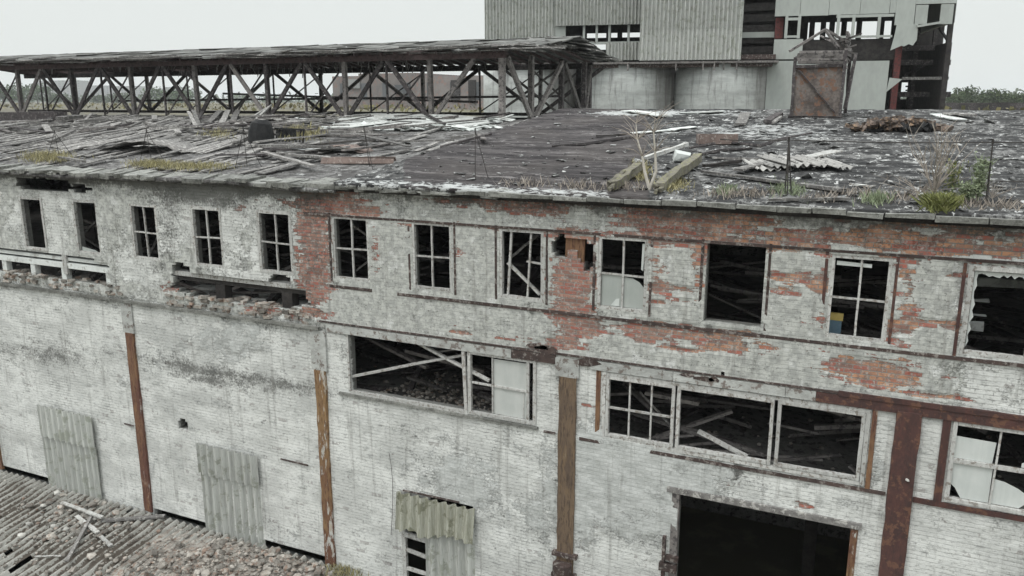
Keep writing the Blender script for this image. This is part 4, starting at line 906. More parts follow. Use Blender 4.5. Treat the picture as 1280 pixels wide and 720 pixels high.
# left roof: beams, sheets, stacks
rp('long dark timber lying along the far left of the roof', -30, 152, 78, 152, .6, .35, 'truss', .25, name='timber_beam', cat='beam')
rp('pale timber end beside the long dark timber at the left', 76, 156, 100, 153, .5, .25, 'wood', .2, name='timber_beam', cat='beam')
rp('grey plank lying over the dark hole at the left edge', 0, 168, 34, 163, .35, .05, 'wood', .3)
def arch(u, v, W_, L_, H_, rot, mat, label, name='curled_sheet'):
    p = onroof(u, v); mb = MB(); n = 12; vs_ = []; R_ = Euler((0, 0, rot)).to_matrix()
    for s_ in (0, .012):
        for k in range(n+1):
            for e in (0, 1): vs_.append(p+R_ @ Vector(((k/n-.5)*L_, (e-.5)*W_, H_*math.sin(math.pi*k/n)+.02-s_+.03*math.sin(k*2.1))))
    fs_ = []; Q = 2*(n+1)
    for k in range(n): q = 2*k; fs_ += [(q, q+2, q+3, q+1), (q+Q, q+1+Q, q+3+Q, q+2+Q), (q, q+Q, q+2+Q, q+2), (q+1, q+3, q+3+Q, q+1+Q)]
    mb.add(vs_, fs_); return solo(mb, name, mat, label, 'sheet', smooth=True)
arch(430, 190, .9, 1.6, .16, .1, 'rust', 'curved brown metal sheet arched over a dark gap on the left roof')
arch(192, 189, 1.2, 2.9, .30, .15, 'wood', 'grey curled roofing sheet with a dark gap under it left of the burnt stump')
arch(350, 156, 1.2, 3.2, .2, -.1, 'wood', 'grey warped sheet below the truss shed, right of the leaning laths')
mb = MB(); a_, b_ = onroof(405, 204, .09), onroof(494, 204, .09)
d_ = (b_-a_).normalized(); s_ = Vector((-d_.y, d_.x, 0))
for (o1, z1, o2, z2) in ((-.2, -.08, -.12, .06), (-.12, .06, .04, .07), (.04, .07, .14, -.06)):
    mb.add([a_+s_*o1+Vector((0, 0, z1)), b_+s_*o1*.6+Vector((0, 0, z1)), b_+s_*o2*.6+Vector((0, 0, z2*.5)), a_+s_*o2+Vector((0, 0, z2)), a_+s_*o1+Vector((0, 0, z1-.012)), b_+s_*o1*.6+Vector((0, 0, z1-.012)), b_+s_*o2*.6+Vector((0, 0, z2*.5-.012)), a_+s_*o2+Vector((0, 0, z2-.012))], [(0, 1, 2, 3), (7, 6, 5, 4), (0, 4, 5, 1), (3, 2, 6, 7), (0, 3, 7, 4), (1, 5, 6, 2)])
solo(mb, 'metal_channel', 'rust', 'long pinkish rusty metal channel lying near the eave of the left roof', 'sheet')
p = onroof(327, 178); CHM = thing('burnt_stump', p, 'charred black chimney stump with a broken grille on the left roof', 'chimney')
mb = MB(); mb.tube([p+Vector((0, 0, -.1)), p+Vector((0, 0, .35)), p+Vector((.05, 0, .6)), p+Vector((.05, 0, .68))], [.42, .38, .30, .18], 9); part(mb, 'stump', 'burnt', CHM)
mb = MB(); q = p+Vector((.35, .25, 0))
for k in range(9): mb.bar(q+Vector((k*.13, 0, 0)), q+Vector((k*.13+random.uniform(-.05, .05), .05, .42)), .035, .035)
mb.bar(q+Vector((0, 0, .42)), q+Vector((1.1, 0, .40)), .06, .05); part(mb, 'grille', 'burnt', CHM)
mb = MB(); q = onroof(341, 177); mb.bb(q.x-.1, q.x+.55, q.y+.35, q.y+.4, q.z-.1, q.z+.35); part(mb, 'back_plate', 'burnt', CHM)
for (u0, v0, u1, v1, w_, lab) in ((237, 152, 248, 166, .14, 'pale lath of the leaning pair below the truss shed, left one'), (243, 150, 251, 165, .14, 'pale lath of the leaning pair below the truss shed, right one')):
    a_, b_ = onroof(u1, v1, .05), onroof(u0, v0+4, .5); mb = MB(); mb.bar(a_, b_, w_, .05, j=.006); solo(mb, 'leaning_lath', 'wood', lab, 'lath')
for (u0, v0, u1, v1, lab) in ((258, 160, 276, 148, 'grey board pointing back, left of three'), (276, 160, 286, 147, 'grey board pointing back, middle of three'), (290, 159, 298, 147, 'grey board pointing back, right of three')):
    rp(lab+' by the truss shed', u0, v0, u1, v1, .22, .06, 'wood', .1, .3)
for (u0, v0, u1, v1, h, lab) in ((313, 150, 335, 134, .75, 'pale lath propped up in the truss shed, left one'), (320, 151, 339, 131, .9, 'pale lath propped up in the truss shed, right one')):
    a_ = onroof(u0, v0, .05); b_ = at(u1, v1, a_.y+1.2); mb = MB(); mb.bar(a_, b_, .1, .06); solo(mb, 'propped_lath', 'pale_wood', lab, 'lath')
# weathered board rows of the left roof
mb = MB()
for row_ in range(8):
    y0_ = .6+row_*1.42
    X = -46+random.random()
    while X < XS-.3:
        w_ = random.uniform(.13, .24); u_, v_ = project(X, y0_, 12.8)
        dens = .80 if u_ < 300 else (.22 if u_ < 400 else .06)
        if row_ < 2: dens *= .35
        if row_ in (3, 4) and u_ > 300: dens = .1
        if random.random() < dens*(.55+.8*fn(X*.5, row_, 41)):
            L = random.uniform(1.0, 1.75); sk = (fn(X*.25, row_*3.1, 7)-.5)*1.6+.15; yy = y0_+random.uniform(-.15, .15)
            za, zb = rzf(X, yy), rzf(X+sk*.5, min(yy+L, 12.4)); k_ = .03+.09*fn(X*.8, row_*2, 9)
            mb.bar((X, yy, za+random.uniform(.02, .05)), (X+sk*.5, min(yy+L, 12.4), zb+k_+random.uniform(-.01, .05)), w_, .03, j=.006)
        X += w_*random.uniform(1.02, 1.15)
part(mb, 'roof_boarding', 'wood').__setitem__('kind', 'stuff')
cnt = 0
for k in range(110):
    u = random.uniform(0, 420) if k < 70 else random.uniform(120, 620); v = random.choice([random.uniform(150, 172), random.uniform(150, 205)])
    a_ = onroof(u, v)
    if a_.y > 12.2: continue
    L = random.uniform(.8, 3.2); th = random.gauss(.1, .35) if random.random() < .6 else random.uniform(0, 3.14)
    x2, y2 = a_.x+L*math.cos(th), min(12.3, max(0.3, a_.y+L*math.sin(th))); x2 = min(x2, XS-.2)
    mb = MB(); mb.bar((a_.x, a_.y, a_.z+.16), (x2, y2, rzf(x2, y2)+random.uniform(.12, .32)), random.uniform(.09, .24), random.uniform(.03, .07), j=.008, seg=3, warp=.015)
    solo(mb, 'loose_board', random.choice(['wood', 'wood', 'truss', 'truss_pale']), 'loose weathered board lying askew on the board-littered left half of the roof', 'board', 'loose boards on the left roof'); cnt += 1
# chips and crumbs
mb = MB()
for k in range(1500):
    if random.random() < .62: X, Y = random.uniform(XS, 9), random.uniform(-.1, 12.4)
    else: X, Y = random.uniform(-40, XS), random.uniform(-.1, 12.4)
    if random.random() < .35: Y *= .4
    z = rzf(X, Y); s_ = min(.2, random.lognormvariate(-3.0, .55))*(1.3 if X > -5 else .7)
    mb.box((X, Y, z+.02), (s_*random.uniform(.8, 2.2), s_*random.uniform(.5, 1.2), .012), Euler((random.gauss(0, .15), random.gauss(0, .15), random.gauss(0, .6))).to_matrix(), j=s_*.16)
solo(mb, 'roof_litter', 'chips', 'small flakes of felt and slate littering the whole roof', 'litter', kind='stuff')
mb = MB()
for k in range(360):
    p = onroof(random.gauss(515, 50), random.uniform(149, 164)); 
    if p.x > XS: continue
    mb.box(p+Vector((0, 0, .06)), (random.uniform(.2, .9), random.uniform(.1, .5), .03), Euler((random.gauss(0, .1), random.gauss(0, .1), random.gauss(0, .3))).to_matrix(), j=.03)
solo(mb, 'plaster_debris', 'conc_white', 'whitish plaster and slate debris in front of the truss shed', 'debris', kind='stuff')
P_ = [(412, 163), (432, 147), (470, 145.5), (520, 147), (560, 148), (598, 151), (613, 158), (585, 162), (540, 160), (505, 163), (470, 160), (440, 164)]
Q_ = [onroof(u, v, .13+random.uniform(-.02, .03)) for u, v in P_]; n_ = len(Q_); cq = sum(Q_, Vector())/n_; mb = MB()
mb.add([cq]+Q_+[cq-Vector((0, 0, .05))]+[q-Vector((0, 0, .05)) for q in Q_], [(0, i+1, (i+1) % n_+1) for i in range(n_)]+[(n_+1, (i+1) % n_+n_+2, i+n_+2) for i in range(n_)]+[(i+1, i+n_+2, (i+1) % n_+n_+2, (i+1) % n_+1) for i in range(n_)])
solo(mb, 'whitish_sheet', 'whitesheet', 'large whitish roofing sheet lying in front of the truss shed', 'sheet')
# folds in the felt of the right roof
for (pts, lab) in (([(862, 186), (905, 179), (950, 184), (975, 176), (1015, 167)], 'long wrinkle of felt running behind the wire post'), ([(868, 196), (900, 190), (940, 186)], 'raised fold of felt beside the rusty tray'), ([(690, 184), (730, 182), (775, 175), (805, 171)], 'dark lifted seam on the purple-brown boards')):
    mb = MB(); mb.tube([onroof(u, v, .02) for u, v in pts], [.03]+[.06]*(len(pts)-2)+[.02], 6); solo(mb, 'felt_fold', 'truss', lab, 'roofing felt')

# plants
def tufts(name, spots, mat, label, n, h, spread, cat='moss', group=None):
    mb = MB()
    for (u, v, ru, rv) in spots:
        for k in range(n):
            p = onroof(random.gauss(u, ru), random.gauss(v, rv), .10 if u < 420 else 0); hh = h*random.uniform(.4, 1.2); d_ = Vector((random.uniform(-1, 1), random.uniform(-1, 1), 0))*hh*spread; w_ = Vector((random.uniform(-1, 1), random.uniform(-.4, .4), 0)).normalized()*hh*.07
            mb.add([p-w_, p+w_, p+d_+w_*.6+Vector((0, 0, hh*.7)), p+d_*1.5+Vector((0, 0, hh))], [(0, 1, 2), (0, 2, 3)])
    return solo(mb, name, mat, label, cat, group, 'stuff')
tufts('moss_patch', [(60, 202, 15, 3)], 'moss', 'large yellow moss patch near the eave at the far left', 1500, .13, .5)
tufts('moss_patch', [(240, 214, 22, 2.2), (190, 211, 14, 2)], 'moss', 'orange yellow moss strip along the eave below the wire tripods', 1300, .11, .5)
tufts('moss_patch', [(272, 171, 10, 3)], 'moss', 'yellow moss patch left of the burnt stump', 500, .12, .5)
tufts('moss_patch', [(378, 172, 13, 4)], 'moss', 'yellow moss mound right of the burnt stump', 700, .18, .5)
tufts('moss_patch', [(800, 215, 6, 6), (840, 232, 10, 4)], 'moss', 'yellow green moss on the mossy beams round the birch', 500, .12, .7)
tufts('grass_patch', [(908, 240, 6, 2), (985, 238, 12, 5)], 'sage', 'thin green weeds at the foot of the wire post', 300, .12, .5, 'weeds')
tufts('grass_patch', [(1093, 251, 9, 3)], 'sage', 'small faded weed patch right of the wire post', 260, .14, .5, 'weeds')
def bush(p, n, h, spread, mat, name, label, part2=None, leaves=0, lm='sage', twigs=3, r0=.012):
    root = thing(name, p, label, 'plant'); mb = MB(); lf = MB()
    for k in range(n):
        a_ = random.uniform(0, 6.28); s_ = spread*random.uniform(.2, 1); hh = h*random.uniform(.6, 1.0); pts = [p.copy()]
        for i in range(1, 5):
            t = i/4; pts.append(p+Vector((math.cos(a_)*s_*t**1.3, math.sin(a_)*s_*t**1.3, hh*t))+Vector((random.uniform(-1, 1), random.uniform(-1, 1), 0))*.03*h)
        mb.tube(pts, [r0*(1-.8*i/4) for i in range(5)], 5)
        for q in range(twigs):
            i = random.randint(1, 3); b_ = pts[i]; e = b_+Vector((random.uniform(-1, 1), random.uniform(-1, 1), random.uniform(.4, 1.4))).normalized()*h*.28; mb.tube([b_, (b_+e)/2+Vector((0, 0, .02)), e], [r0*.5, r0*.4, r0*.15], 4)
        for q in range(leaves):
            i = random.uniform(.6, 4); j_ = min(3, int(i)); b_ = pts[j_].lerp(pts[j_+1], i-j_) if i < 4 else pts[4]; r_ = Vector((random.gauss(0, 1), random.gauss(0, 1), random.gauss(0, .7)))*.05; c_ = b_+r_; u_ = Vector((random.gauss(0, 1), random.gauss(0, 1), random.gauss(0, 1))).normalized()*.03; w_ = Vector((random.gauss(0, 1), random.gauss(0, 1), random.gauss(0, 1))).normalized()*.018
            lf.add([c_-u_, c_+w_, c_+u_, c_-w_], [(0, 1, 2, 3)])
    part(mb, 'stems', mat, root); 
    if leaves: part(lf, 'leaves', lm, root)
    return root
p = onroof(812, 237); BS = thing('birch_sapling', p, 'bare white birch sapling with two forked stems between the mossy beams', 'sapling')
for pts in ([(812, 237), (806, 215), (803, 196), (797, 175), (795, 154)], [(812, 237), (820, 215), (819, 190), (817, 165), (822, 150)]):
    w_ = [at(u, v, p.y+.02*i) for i, (u, v) in enumerate(pts)]; mb = MB(); mb.tube(w_, [.035, .028, .02, .014, .006], 7); part(mb, 'stem', 'birch', BS)
    mb = MB()
    for k in range(26):
        i = random.choice([2, 3, 3, 4]); b_ = w_[i]; e = b_+Vector((random.uniform(-.5, .5), random.uniform(-.3, .3), random.uniform(.05, .45))); mb.tube([b_, (b_+e)/2+Vector((0, 0, .05)), e], [.007, .005, .002], 4)
    part(mb, 'twigs', 'twig', BS)
bush(onroof(1167, 245), 16, 1.35, .85, 'twig', 'dry_shrub', 'leafless pale dry shrub standing behind the bright green clump')
bush(onroof(1150, 243), 14, .35, 1.0, 'twig', 'dry_weed', 'low sprawling dry weed left of the dry shrub', twigs=4, r0=.008)
bush(onroof(1222, 251), 7, .85, .14, 'sage', 'wormwood_plant', 'tall grey-green weed beside the wire post at the right', leaves=70)
bush(onroof(1208, 250), 6, .36, .25, 'sage', 'wormwood_plant', 'short grey-green weed left of the tall one', leaves=80)
bush(onroof(1240, 248), 12, .3, .5, 'twig', 'dry_weed', 'brownish low weed under the right wire post', r0=.006)
bush(onroof(1190, 240), 6, .6, .15, 'sage', 'leafy_weed', 'thin yellow-green stalk between the green clump and the tall weed', leaves=40, lm='green')
tufts('dry_grass', [(u, 246-(1060-u)*.045+random.uniform(-4, 6), 16, 2.5) for u in (650, 720, 780, 905, 940, 1030, 1075, 1120, 1210, 1260)], 'twig', 'thin dead grass in the dirt along the eave of the right roof', 90, .14, .6, 'grass')
G_ = tufts('green_clump', [(1176, 258, 9, 3)], 'green', 'bright yellow-green clump at the eave below the dry shrub', 1500, .17, .9, 'plant'); del G_['kind']

# wire posts, tripods and wires
def mast(name, apex, feet, label, thick=.008, group='wire supports on the roof'):
    f0 = onroof(*feet[0]); fe = [onroof(*f) for f in feet]; yb = sum(f.y for f in fe)/len(fe); A = at(apex[0], apex[1], yb+.05)
    root = thing(name, f0, label, 'support', group)
    for f in fe: mb = MB(); mb.tube([f, A], thick, 5); part(mb, 'leg', 'wire', root)
    mb = MB(); mb.tube([A-Vector((0, 0, .03)), A+Vector((0, 0, .05))], thick*1.8, 6); part(mb, 'insulator', 'wire', root)
    return A
A1 = mast('wire_tripod', (68, 165), [(57, 205), (75, 200), (93, 198)], 'leftmost thin three-legged wire support, over the yellow moss')
A2 = mast('wire_tripod', (183, 163), [(175, 202), (190, 205), (209, 208)], 'thin three-legged wire support right of the curled sheet gap')
A3 = mast('wire_tripod', (304, 161), [(294, 211), (309, 208), (327, 209)], 'thin three-legged wire support just left of the burnt stump')
A4 = mast('wire_pole', (455, 160), [(462, 208), (466, 212)], 'thin wire pole beside the pinkish metal channel')
A5 = mast('wire_tripod', (594, 163), [(594, 225), (610, 222)], 'thin wire support at the edge of the purple-brown roof')
A6 = mast('wire_post', (986, 175), [(981, 243), (989, 242), (984, 246)], 'bundled wire post with weeds at its foot', .012)
A7 = mast('wire_pole', (1241, 178), [(1232, 252), (1234, 253)], 'single dark wire pole beside the tall grey-green weed', .009)
def wire(a_, b_, sag, label, r=.009):
    mb = MB(); n = 14; mb.tube([Vector(a_).lerp(Vector(b_), i/n)-Vector((0, 0, sag*4*(i/n)*(1-i/n))) for i in range(n+1)], r, 4); solo(mb, 'wire', 'wire', label, 'wire')
wire(at(-60, 182, A1.y), A1, .1, 'dark wire running left from the leftmost wire support'); wire(A6, A7, .02, 'dark wire between the bundled post and the right pole'); wire(A7, at(1400, 174, A7.y-.5), .02, 'dark wire running right from the right pole')
wire(at(900, 174, A6.y+.2), A6, .02, 'dark wire running left from the bundled wire post')
wire(at(1234, 226, A7.y), at(1400, 228, A7.y), .01, 'lower dark wire running right from the right pole')

# shaft box standing on the roof before the tower
p = onroof(1020, 147); SH = thing('timber_shaft', p, 'small rusty box-like hoist housing with a collapsed slatted top on the roof', 'housing')
Yf = p.y; pl, pr = at(990, 147, Yf), at(1048, 147, Yf); zt_, zm = at(1020, 66, Yf).z, at(1020, 83, Yf).z; x0_, x1_, z0_ = pl.x, pr.x, pl.z-.05; dep = 1.2
mb = MB(); mb.bb(x0_, x1_, Yf, Yf+.05, z0_+.1, zm); part(mb, 'front_panel', 'brown_panel' if 'brown_panel' in M else 'orange', SH) if False else None
M['brownp'] = simple('blotched_brown_sheet', (.19, .165, .15), (.075, .062, .056), 2.2, third=(.17, .10, .07), rv=.15)
mb = MB(); mb.bb(x0_, x1_, Yf, Yf+.05, z0_+.1, zm); part(mb, 'front_panel', 'brownp', SH)
mb = MB(); mb.bb(x1_-.05, x1_, Yf+.052, Yf+dep, z0_+.1, zm+.4); part(mb, 'side_panel', 'brownp', SH); mb = MB(); mb.bb(x0_, x0_+.05, Yf+.052, Yf+dep, z0_+.1, zm); part(mb, 'side_panel', 'brownp', SH)
mb = MB()
for (a_, b_) in (((x0_-.03, Yf-.02, z0_), (x0_-.03, Yf-.02, zt_-.1)), ((x1_+.03, Yf-.02, z0_), (x1_+.05, Yf-.02, zt_+.05)), ((x0_-.1, Yf-.03, z0_+.06), (x1_+.1, Yf-.03, z0_+.06)), ((x0_, Yf-.03, zm), (x1_, Yf-.03, zm+.02)), ((x1_+.1, Yf+dep, z0_), (x1_+.12, Yf+dep, zt_+.1)), ((x1_+.12, Yf+.5, z0_+.3), (x1_+.25, Yf+dep, zt_))): mb.bar(a_, b_, .08, .08, j=.01, seg=3, warp=.015)
mb.bar((x0_+.1, Yf-.04, zm-.1), (x1_-.1, Yf-.04, z0_+.2), .1, .03); part(mb, 'frame', 'truss', SH)
mb = MB()
for k in range(5): z = zm+.12+k*(zt_-zm-.1)/4.; mb.bar((x0_-.02+random.uniform(-.05, .1), Yf-.02, z), (x1_+random.uniform(-.3, .1) if k > 3 else x1_, Yf-.02, z+random.uniform(-.04, .04)), .05, .075, j=.01)
for k in range(9): z = zm+k*.11; mb.bar((x1_+.03, Yf, z), (x1_+.05+random.uniform(-.03, .08), Yf+dep, z+random.uniform(-.06, .06)), .05, .08, j=.01)
part(mb, 'slats', 'truss_pale', SH)
ap = at(1032, 37, Yf+.3); mb = MB(); 
for (q, w_) in ((at(987, 64, Yf-.1), .1), (at(1062, 55, Yf+.4), .1), (at(1048, 60, Yf), .08), (at(1057, 66, Yf+.5), .08), (at(1046, 45, Yf+1), .06)): mb.bar(q, ap, w_, .06, j=.01)
for k in range(12):
    q = at(random.uniform(1035, 1058), random.uniform(52, 72), Yf+random.uniform(-.1, .9)); mb.bar(q, q+Vector((random.uniform(-.6, .6), random.uniform(-.3, .3), random.uniform(-.3, .3))), .06, .04)
part(mb, 'rafter', 'truss_pale', SH)

# ------------------------------------------------------------------ truss shed behind the ridge
TS = thing('truss_shed', (-25, 12.6, 13.3), 'long open timber truss shed with a ragged sheet roof and no walls', 'shed')
YF, YB = 12.9, 22.2; zb_, ztp = 13.36, 15.55
def truss(Y, x_start, n, dx_, side=1):
    for k in range(n):
        xx_ = x_start-k*dx_; zb2 = zb_ if Y < 15 else 13.45
        mb = MB(); mb.bar((xx_, Y, zb2), (xx_+random.uniform(-.06, .06), Y, ztp), .16, .16, j=.01, up=(0, 1, 0)); part(mb, 'post', random.choice(['truss', 'truss_pale']), TS)
        mb = MB(); mb.bar((xx_-.12, Y-.05*side, zb2+.02), (xx_-dx_/2+.08, Y-.05*side, ztp-.05), .16, .09, j=.008, up=(0, 1, 0)); part(mb, 'diagonal', random.choice(['truss', 'truss', 'truss_pale']), TS)
        mb = MB(); mb.bar((xx_+.12, Y-.05*side, zb2+.02), (xx_+dx_/2-.08, Y-.05*side, ztp-.05), .16, .09, j=.008, up=(0, 1, 0)); part(mb, 'diagonal', random.choice(['truss', 'truss', 'truss_pale']), TS)
        mb = MB(); mb.bar((xx_-dx_/2, Y, zb2), (xx_-dx_/2, Y, ztp), .07, .07, up=(0, 1, 0)); mb.bar((xx_-.1, Y+.1, ztp-.2), (xx_-dx_/2, Y+.1, zb2+.05), .05, .05)
        part(mb, 'brace', 'truss', TS)
truss(YF, -15.9, 9, 3.9); truss(YB, -15.4, 6, 6.4, -1)
for X in (-12.95,):
    for Y in (YF, YF+2.6, YF+5.8, YF+8.6, YB):
        mb = MB(); mb.bar((X, Y, zb_-.1), (X, Y, ztp+.15), .2, .2, j=.01, up=(0, 1, 0)); part(mb, 'post', 'truss_pale' if Y < 18 else 'truss', TS)
mids = [YF+2.6, YF+8.3]
for (ya, yb) in ((YF+.2, YF+2.4), (YF+5.6, YF+2.8), (YF+5.9, YF+8.1), (YB-.1, YF+8.5)):
    mb = MB(); mb.bar((-12.85, ya, ztp), (-12.85, yb, zb_+.0), .2, .12, j=.01, up=(1, 0, 0)); part(mb, 'diagonal', 'truss_pale', TS)
mb = MB(); mb.bar((-13.1, YF, 13.6), (-13.1, YF+5.5, 15.2), .07, .07); mb.bar((-13.1, YF+.2, 15.2), (-13.1, YF+5.5, 13.6), .07, .07); mb.bar((-13.1, YF+3, 13.6), (-13.1, YF+8, 15.2), .06, .06); mb.bar((-13.1, YF+3, 15.2), (-13.1, YF+8, 13.6), .06, .06); part(mb, 'brace', 'wire', TS)
mb = MB(); mb.bb(-52, -12.8, YF-.1, YF+.1, ztp-.06, ztp+.16); part(mb, 'top_chord', 'rust_timber', TS)
mb = MB(); mb.bb(-52, -12.8, YB-.1, YB+.1, ztp-.12, ztp+.14); part(mb, 'top_chord', 'truss', TS)
mb = MB()
for k in range(8): mb.bar((-52+5.2*k, YF-.25, 13.25), (-52+5.2*(k+1), YF-.25, 13.27+random.uniform(-.04, .04)), .35, .12, j=.02)
part(mb, 'sill_beam', 'truss_pale', TS)
mb = MB(); mb.bb(-52, -12.9, YB-.15, YB+.15, 13.3, 13.45); mb.bar((-40, YB-3, 14.0), (-13, YB-3, 14.2), .07, .1); mb.bar((-30, YF+4, 14.35), (-16, YF+4, 13.95), .06, .09); part(mb, 'sill_beam', 'truss', TS)
mb = MB(); YR = (YF+YB)/2; 
for k in range(66):
    X = -52+k*.6; mb.bar((X, YF-.45, ztp+.15), (X+random.uniform(-.1, .1), YR, ztp+.78), .07, .12); mb.bar((X, YB+.4, ztp+.12), (X, YR, ztp+.78), .07, .12)
part(mb, 'rafters', 'rust_timber', TS)
mb = MB()
for k in range(38):
    for j_ in range(5):
        if j_ == 0 and random.random() < .25: continue
        X = -52+k*1.06+random.uniform(-.05, .05); t0, t1 = j_/5, (j_+1.12)/5; ra = random.uniform(-.03, .04)
        for sd in (0, 1):
            ya_ = (YF-.55) if sd == 0 else (YB+.5); y_a, y_b = ya_+(YR-ya_)*t0, ya_+(YR-ya_)*min(t1, 1.02); za_, zb3 = ztp+.22+.62*t0+ra+.02*j_, ztp+.24+.62*min(t1, 1.02)+.02*j_
            if -15.6 < X: za_ -= .0
            mb.bar((X+.5, y_a+random.uniform(-.12, .12), za_+random.uniform(-.02, .04)), (X+.5+random.uniform(-.05, .05), y_b, zb3), 1.12, .025, j=.02)
part(mb, 'roof_sheeting', 'sheeting', TS)
mb = MB()
for k in range(170):   # torn boards lying on and hanging from the eave
    X = random.uniform(-51, -12.4); y_ = YF-random.uniform(.2, .8); z = ztp+random.uniform(.16, .34); L = random.uniform(.6, 2.6)
    mb.bar((X, y_, z), (X+L, y_+random.uniform(-.15, .3), z+random.uniform(-.05, .08)), random.uniform(.1, .3), .03, j=.01)
for k in range(130):
    X = random.uniform(-38, -18); y_ = random.choice([YF+.5, YB-.5, YF+3])+random.uniform(-.4, .4); mb.bar((X, y_, ztp+.3), (X+random.uniform(-.2, .2), y_+random.uniform(-.2, .2), ztp-random.uniform(.0, .35)), .05, .02)
part(mb, 'torn_boards', 'wood', TS).__setitem__('kind', 'stuff')
mb = MB()
for k in range(40):    # sagging right end of the sheeting
    y_ = YF+random.uniform(-.7, 9.8); t = 1-abs(y_-YR)/4.65; X = -13.2+random.uniform(-.6, .9); mb.bar((X, y_, ztp+.3+.7*max(t, 0)), (X+random.uniform(.6, 1.6), y_+random.uniform(-.3, .3), ztp+.12+.6*max(t, 0)), random.uniform(.3, 1.1), .03, j=.03)
part(mb, 'torn_boards', 'wood', TS).__setitem__('kind', 'stuff')

# ------------------------------------------------------------------ tower and silos (built in the tower's own plane)
PH = math.radians(10.8); P0 = at(850, 126, 36.0); TT = Vector((math.cos(PH), math.sin(PH), 0)); TN = Vector((-math.sin(PH), math.cos(PH), 0))
def tp(px, py, dep=0.0):        # pixel -> (s, z) on the plane dep metres behind the tower face
    d = ray(px, py); Cc = Vector((0, -CD, CH)); t = (P0+TN*dep-Cc).dot(TN)/d.dot(TN); p = Cc+d*t; return (p-P0).dot(TT), p.z
TW = thing('processing_tower', (P0.x, P0.y, 0), 'tall derelict industrial tower clad in torn corrugated sheets and pale panels', 'tower')
def tb(mb): mb.v = [tuple(P0+TT*q[0]+TN*q[1]+Vector((0, 0, q[2]-P0.z))) for q in mb.v]; return mb
def tpart(mb, name, mat, root=None, **k): return part(tb(mb), name, mat, root or TW, **k)
def rect(px0, py0, px1, py1, dep=0.0):
    s0, z1 = tp(px0, py0, dep); s1, z1b = tp(px1, py0, dep); _, z0 = tp((px0+px1)/2, py1, dep); z1 = tp((px0+px1)/2, py0, dep)[1]; return s0, s1, z0, z1
ZT = 32.0
def clad(px0, px1, rows, dep, mat='asb', pitch=.21, amp=.085):
    s0, s1 = tp(px0, 40, dep)[0], tp(px1, 40, dep)[0]
    for (za, zb4) in rows:
        mb = MB(); wave(mb, s0, s1, za, zb4, dep-.03*random.random(), pitch, amp, rows=1, rnd=random.random()); tpart(mb, 'corrugated_sheet', mat)
z_ = lambda px, py, dep=0: tp(px, py, dep)[1]
clad(606, 693, [(z_(650, 62), z_(650, 44)), (z_(650, 45), z_(650, 10)), (z_(650, 11), z_(650, -30)), (z_(650, -29), ZT-2)], .2)
clad(693, 803, [(z_(750, 31), z_(750, -10)), (z_(750, -9), z_(750, -45)), (z_(750, -44), ZT-2)], .1)
clad(758, 801, [(z_(780, 75), z_(780, 53))], .12, pitch=.21)
clad(800, 928, [(z_(865, 76), z_(865, 37)), (z_(865, 38), z_(865, 0)), (z_(865, 1), z_(865, -38)), (z_(865, -37), ZT)], -1.0, pitch=.24)
def tbox(name, mat, px0, py0, px1, py1, dep=0.0, th=.12, zt_=None, zb_=None, **k):
    s0, s1, z0, z1 = rect(px0, py0, px1, py1, dep); z1 = zt_ if zt_ is not None else z1; z0 = zb_ if zb_ is not None else z0
    mb = MB(); mb.bb(s0, s1, dep, dep+th, z0, z1); return tpart(mb, name, mat, **k)
tbox('panel', 'panel', 693, 32, 707, 52, .3)
for u in (730, 746, 762, 786):
    mb = MB(); s_, zz = tp(u, 31, .3); s2_, z2_ = tp(u, 54, .3); mb.bb(s_-.07, s_+.07, .3, .4, z2_, zz); tpart(mb, 'mullion', 'panel')
mb = MB()
s0, s1, z0, z1 = rect(700, 31, 800, 54, .3); mb.bb(s0, s1, .3, .42, z0-.05, z0+.08); tpart(mb, 'window_frame', 'panel')
tbox('side_cheek', 'asb', 927, 0, 929, 76, -.95, 1.0, ZT)
# dark gap, panels, window band
mb = MB()
for k in range(14): zz = z_(948, 75)+k*.62; mb.bar((tp(928, 40)[0], 1.2, zz), (tp(969, 40)[0], 1.2, zz), .1, .42)
tpart(mb, 'louvre_boards', 'dark')
tbox('beam', 'panel', 928, 40, 968, 47, .9, .1); tbox('beam', 'steel', 926, 68, 970, 74, -.6, .9)
tbox('panel', 'panel', 970, 0, 1001, 20, 0, .2, ZT); tbox('panel', 'panel', 1001.5, 0, 1037, 19.5, 0, .2, ZT); tbox('panel', 'panel', 1037.5, 0, 1076, 18, 0, .2, ZT); tbox('panel', 'panel', 1076.5, 0, 1113, 17, 0, .2, ZT); tbox('panel', 'panel', 1113.5, 0, 1121, 16, 0, .2, ZT)
tbox('red_post', 'redcol', 970, 22, 980, 48, .5, .3)
for u in (984, 1000, 1049, 1068, 1100): mb = MB(); s_, zz = tp(u, 18, .0); s2_, z2_ = tp(u, 48, 0); mb.bb(s_-.08, s_+.08, -.03, .12, z2_, zz); tpart(mb, 'mullion', 'panel')
mb = MB()
s0, s1, z0, z1 = rect(1046, 18, 1118, 47, 0); mb.bb(s0, s1, -.02, .1, z0-.0, z0+.12); mb.bb(s0, s1, -.02, .1, z1-.15, z1); tpart(mb, 'window_rail', 'panel'); mb = MB(); s0, s1, z0, z1 = rect(983, 22, 1001, 47, 0); mb.bb(s0, s1, -.02, .1, z0, z0+.12); mb.bb(s0, s1, -.02, .1, z1-.15, z1); tpart(mb, 'window_frame', 'panel')
tbox('panel', 'panel', 968, 49, 1004, 74, 0, .2); tbox('panel', 'panel', 960, 76, 1006, 150, 0, .2, None, 0); tbox('panel', 'panel', 1006.5, 76, 1062, 150, 0, .2, None, 0); tbox('panel', 'panel', 1062.5, 76, 1112, 150, 0, .2, None, 0)
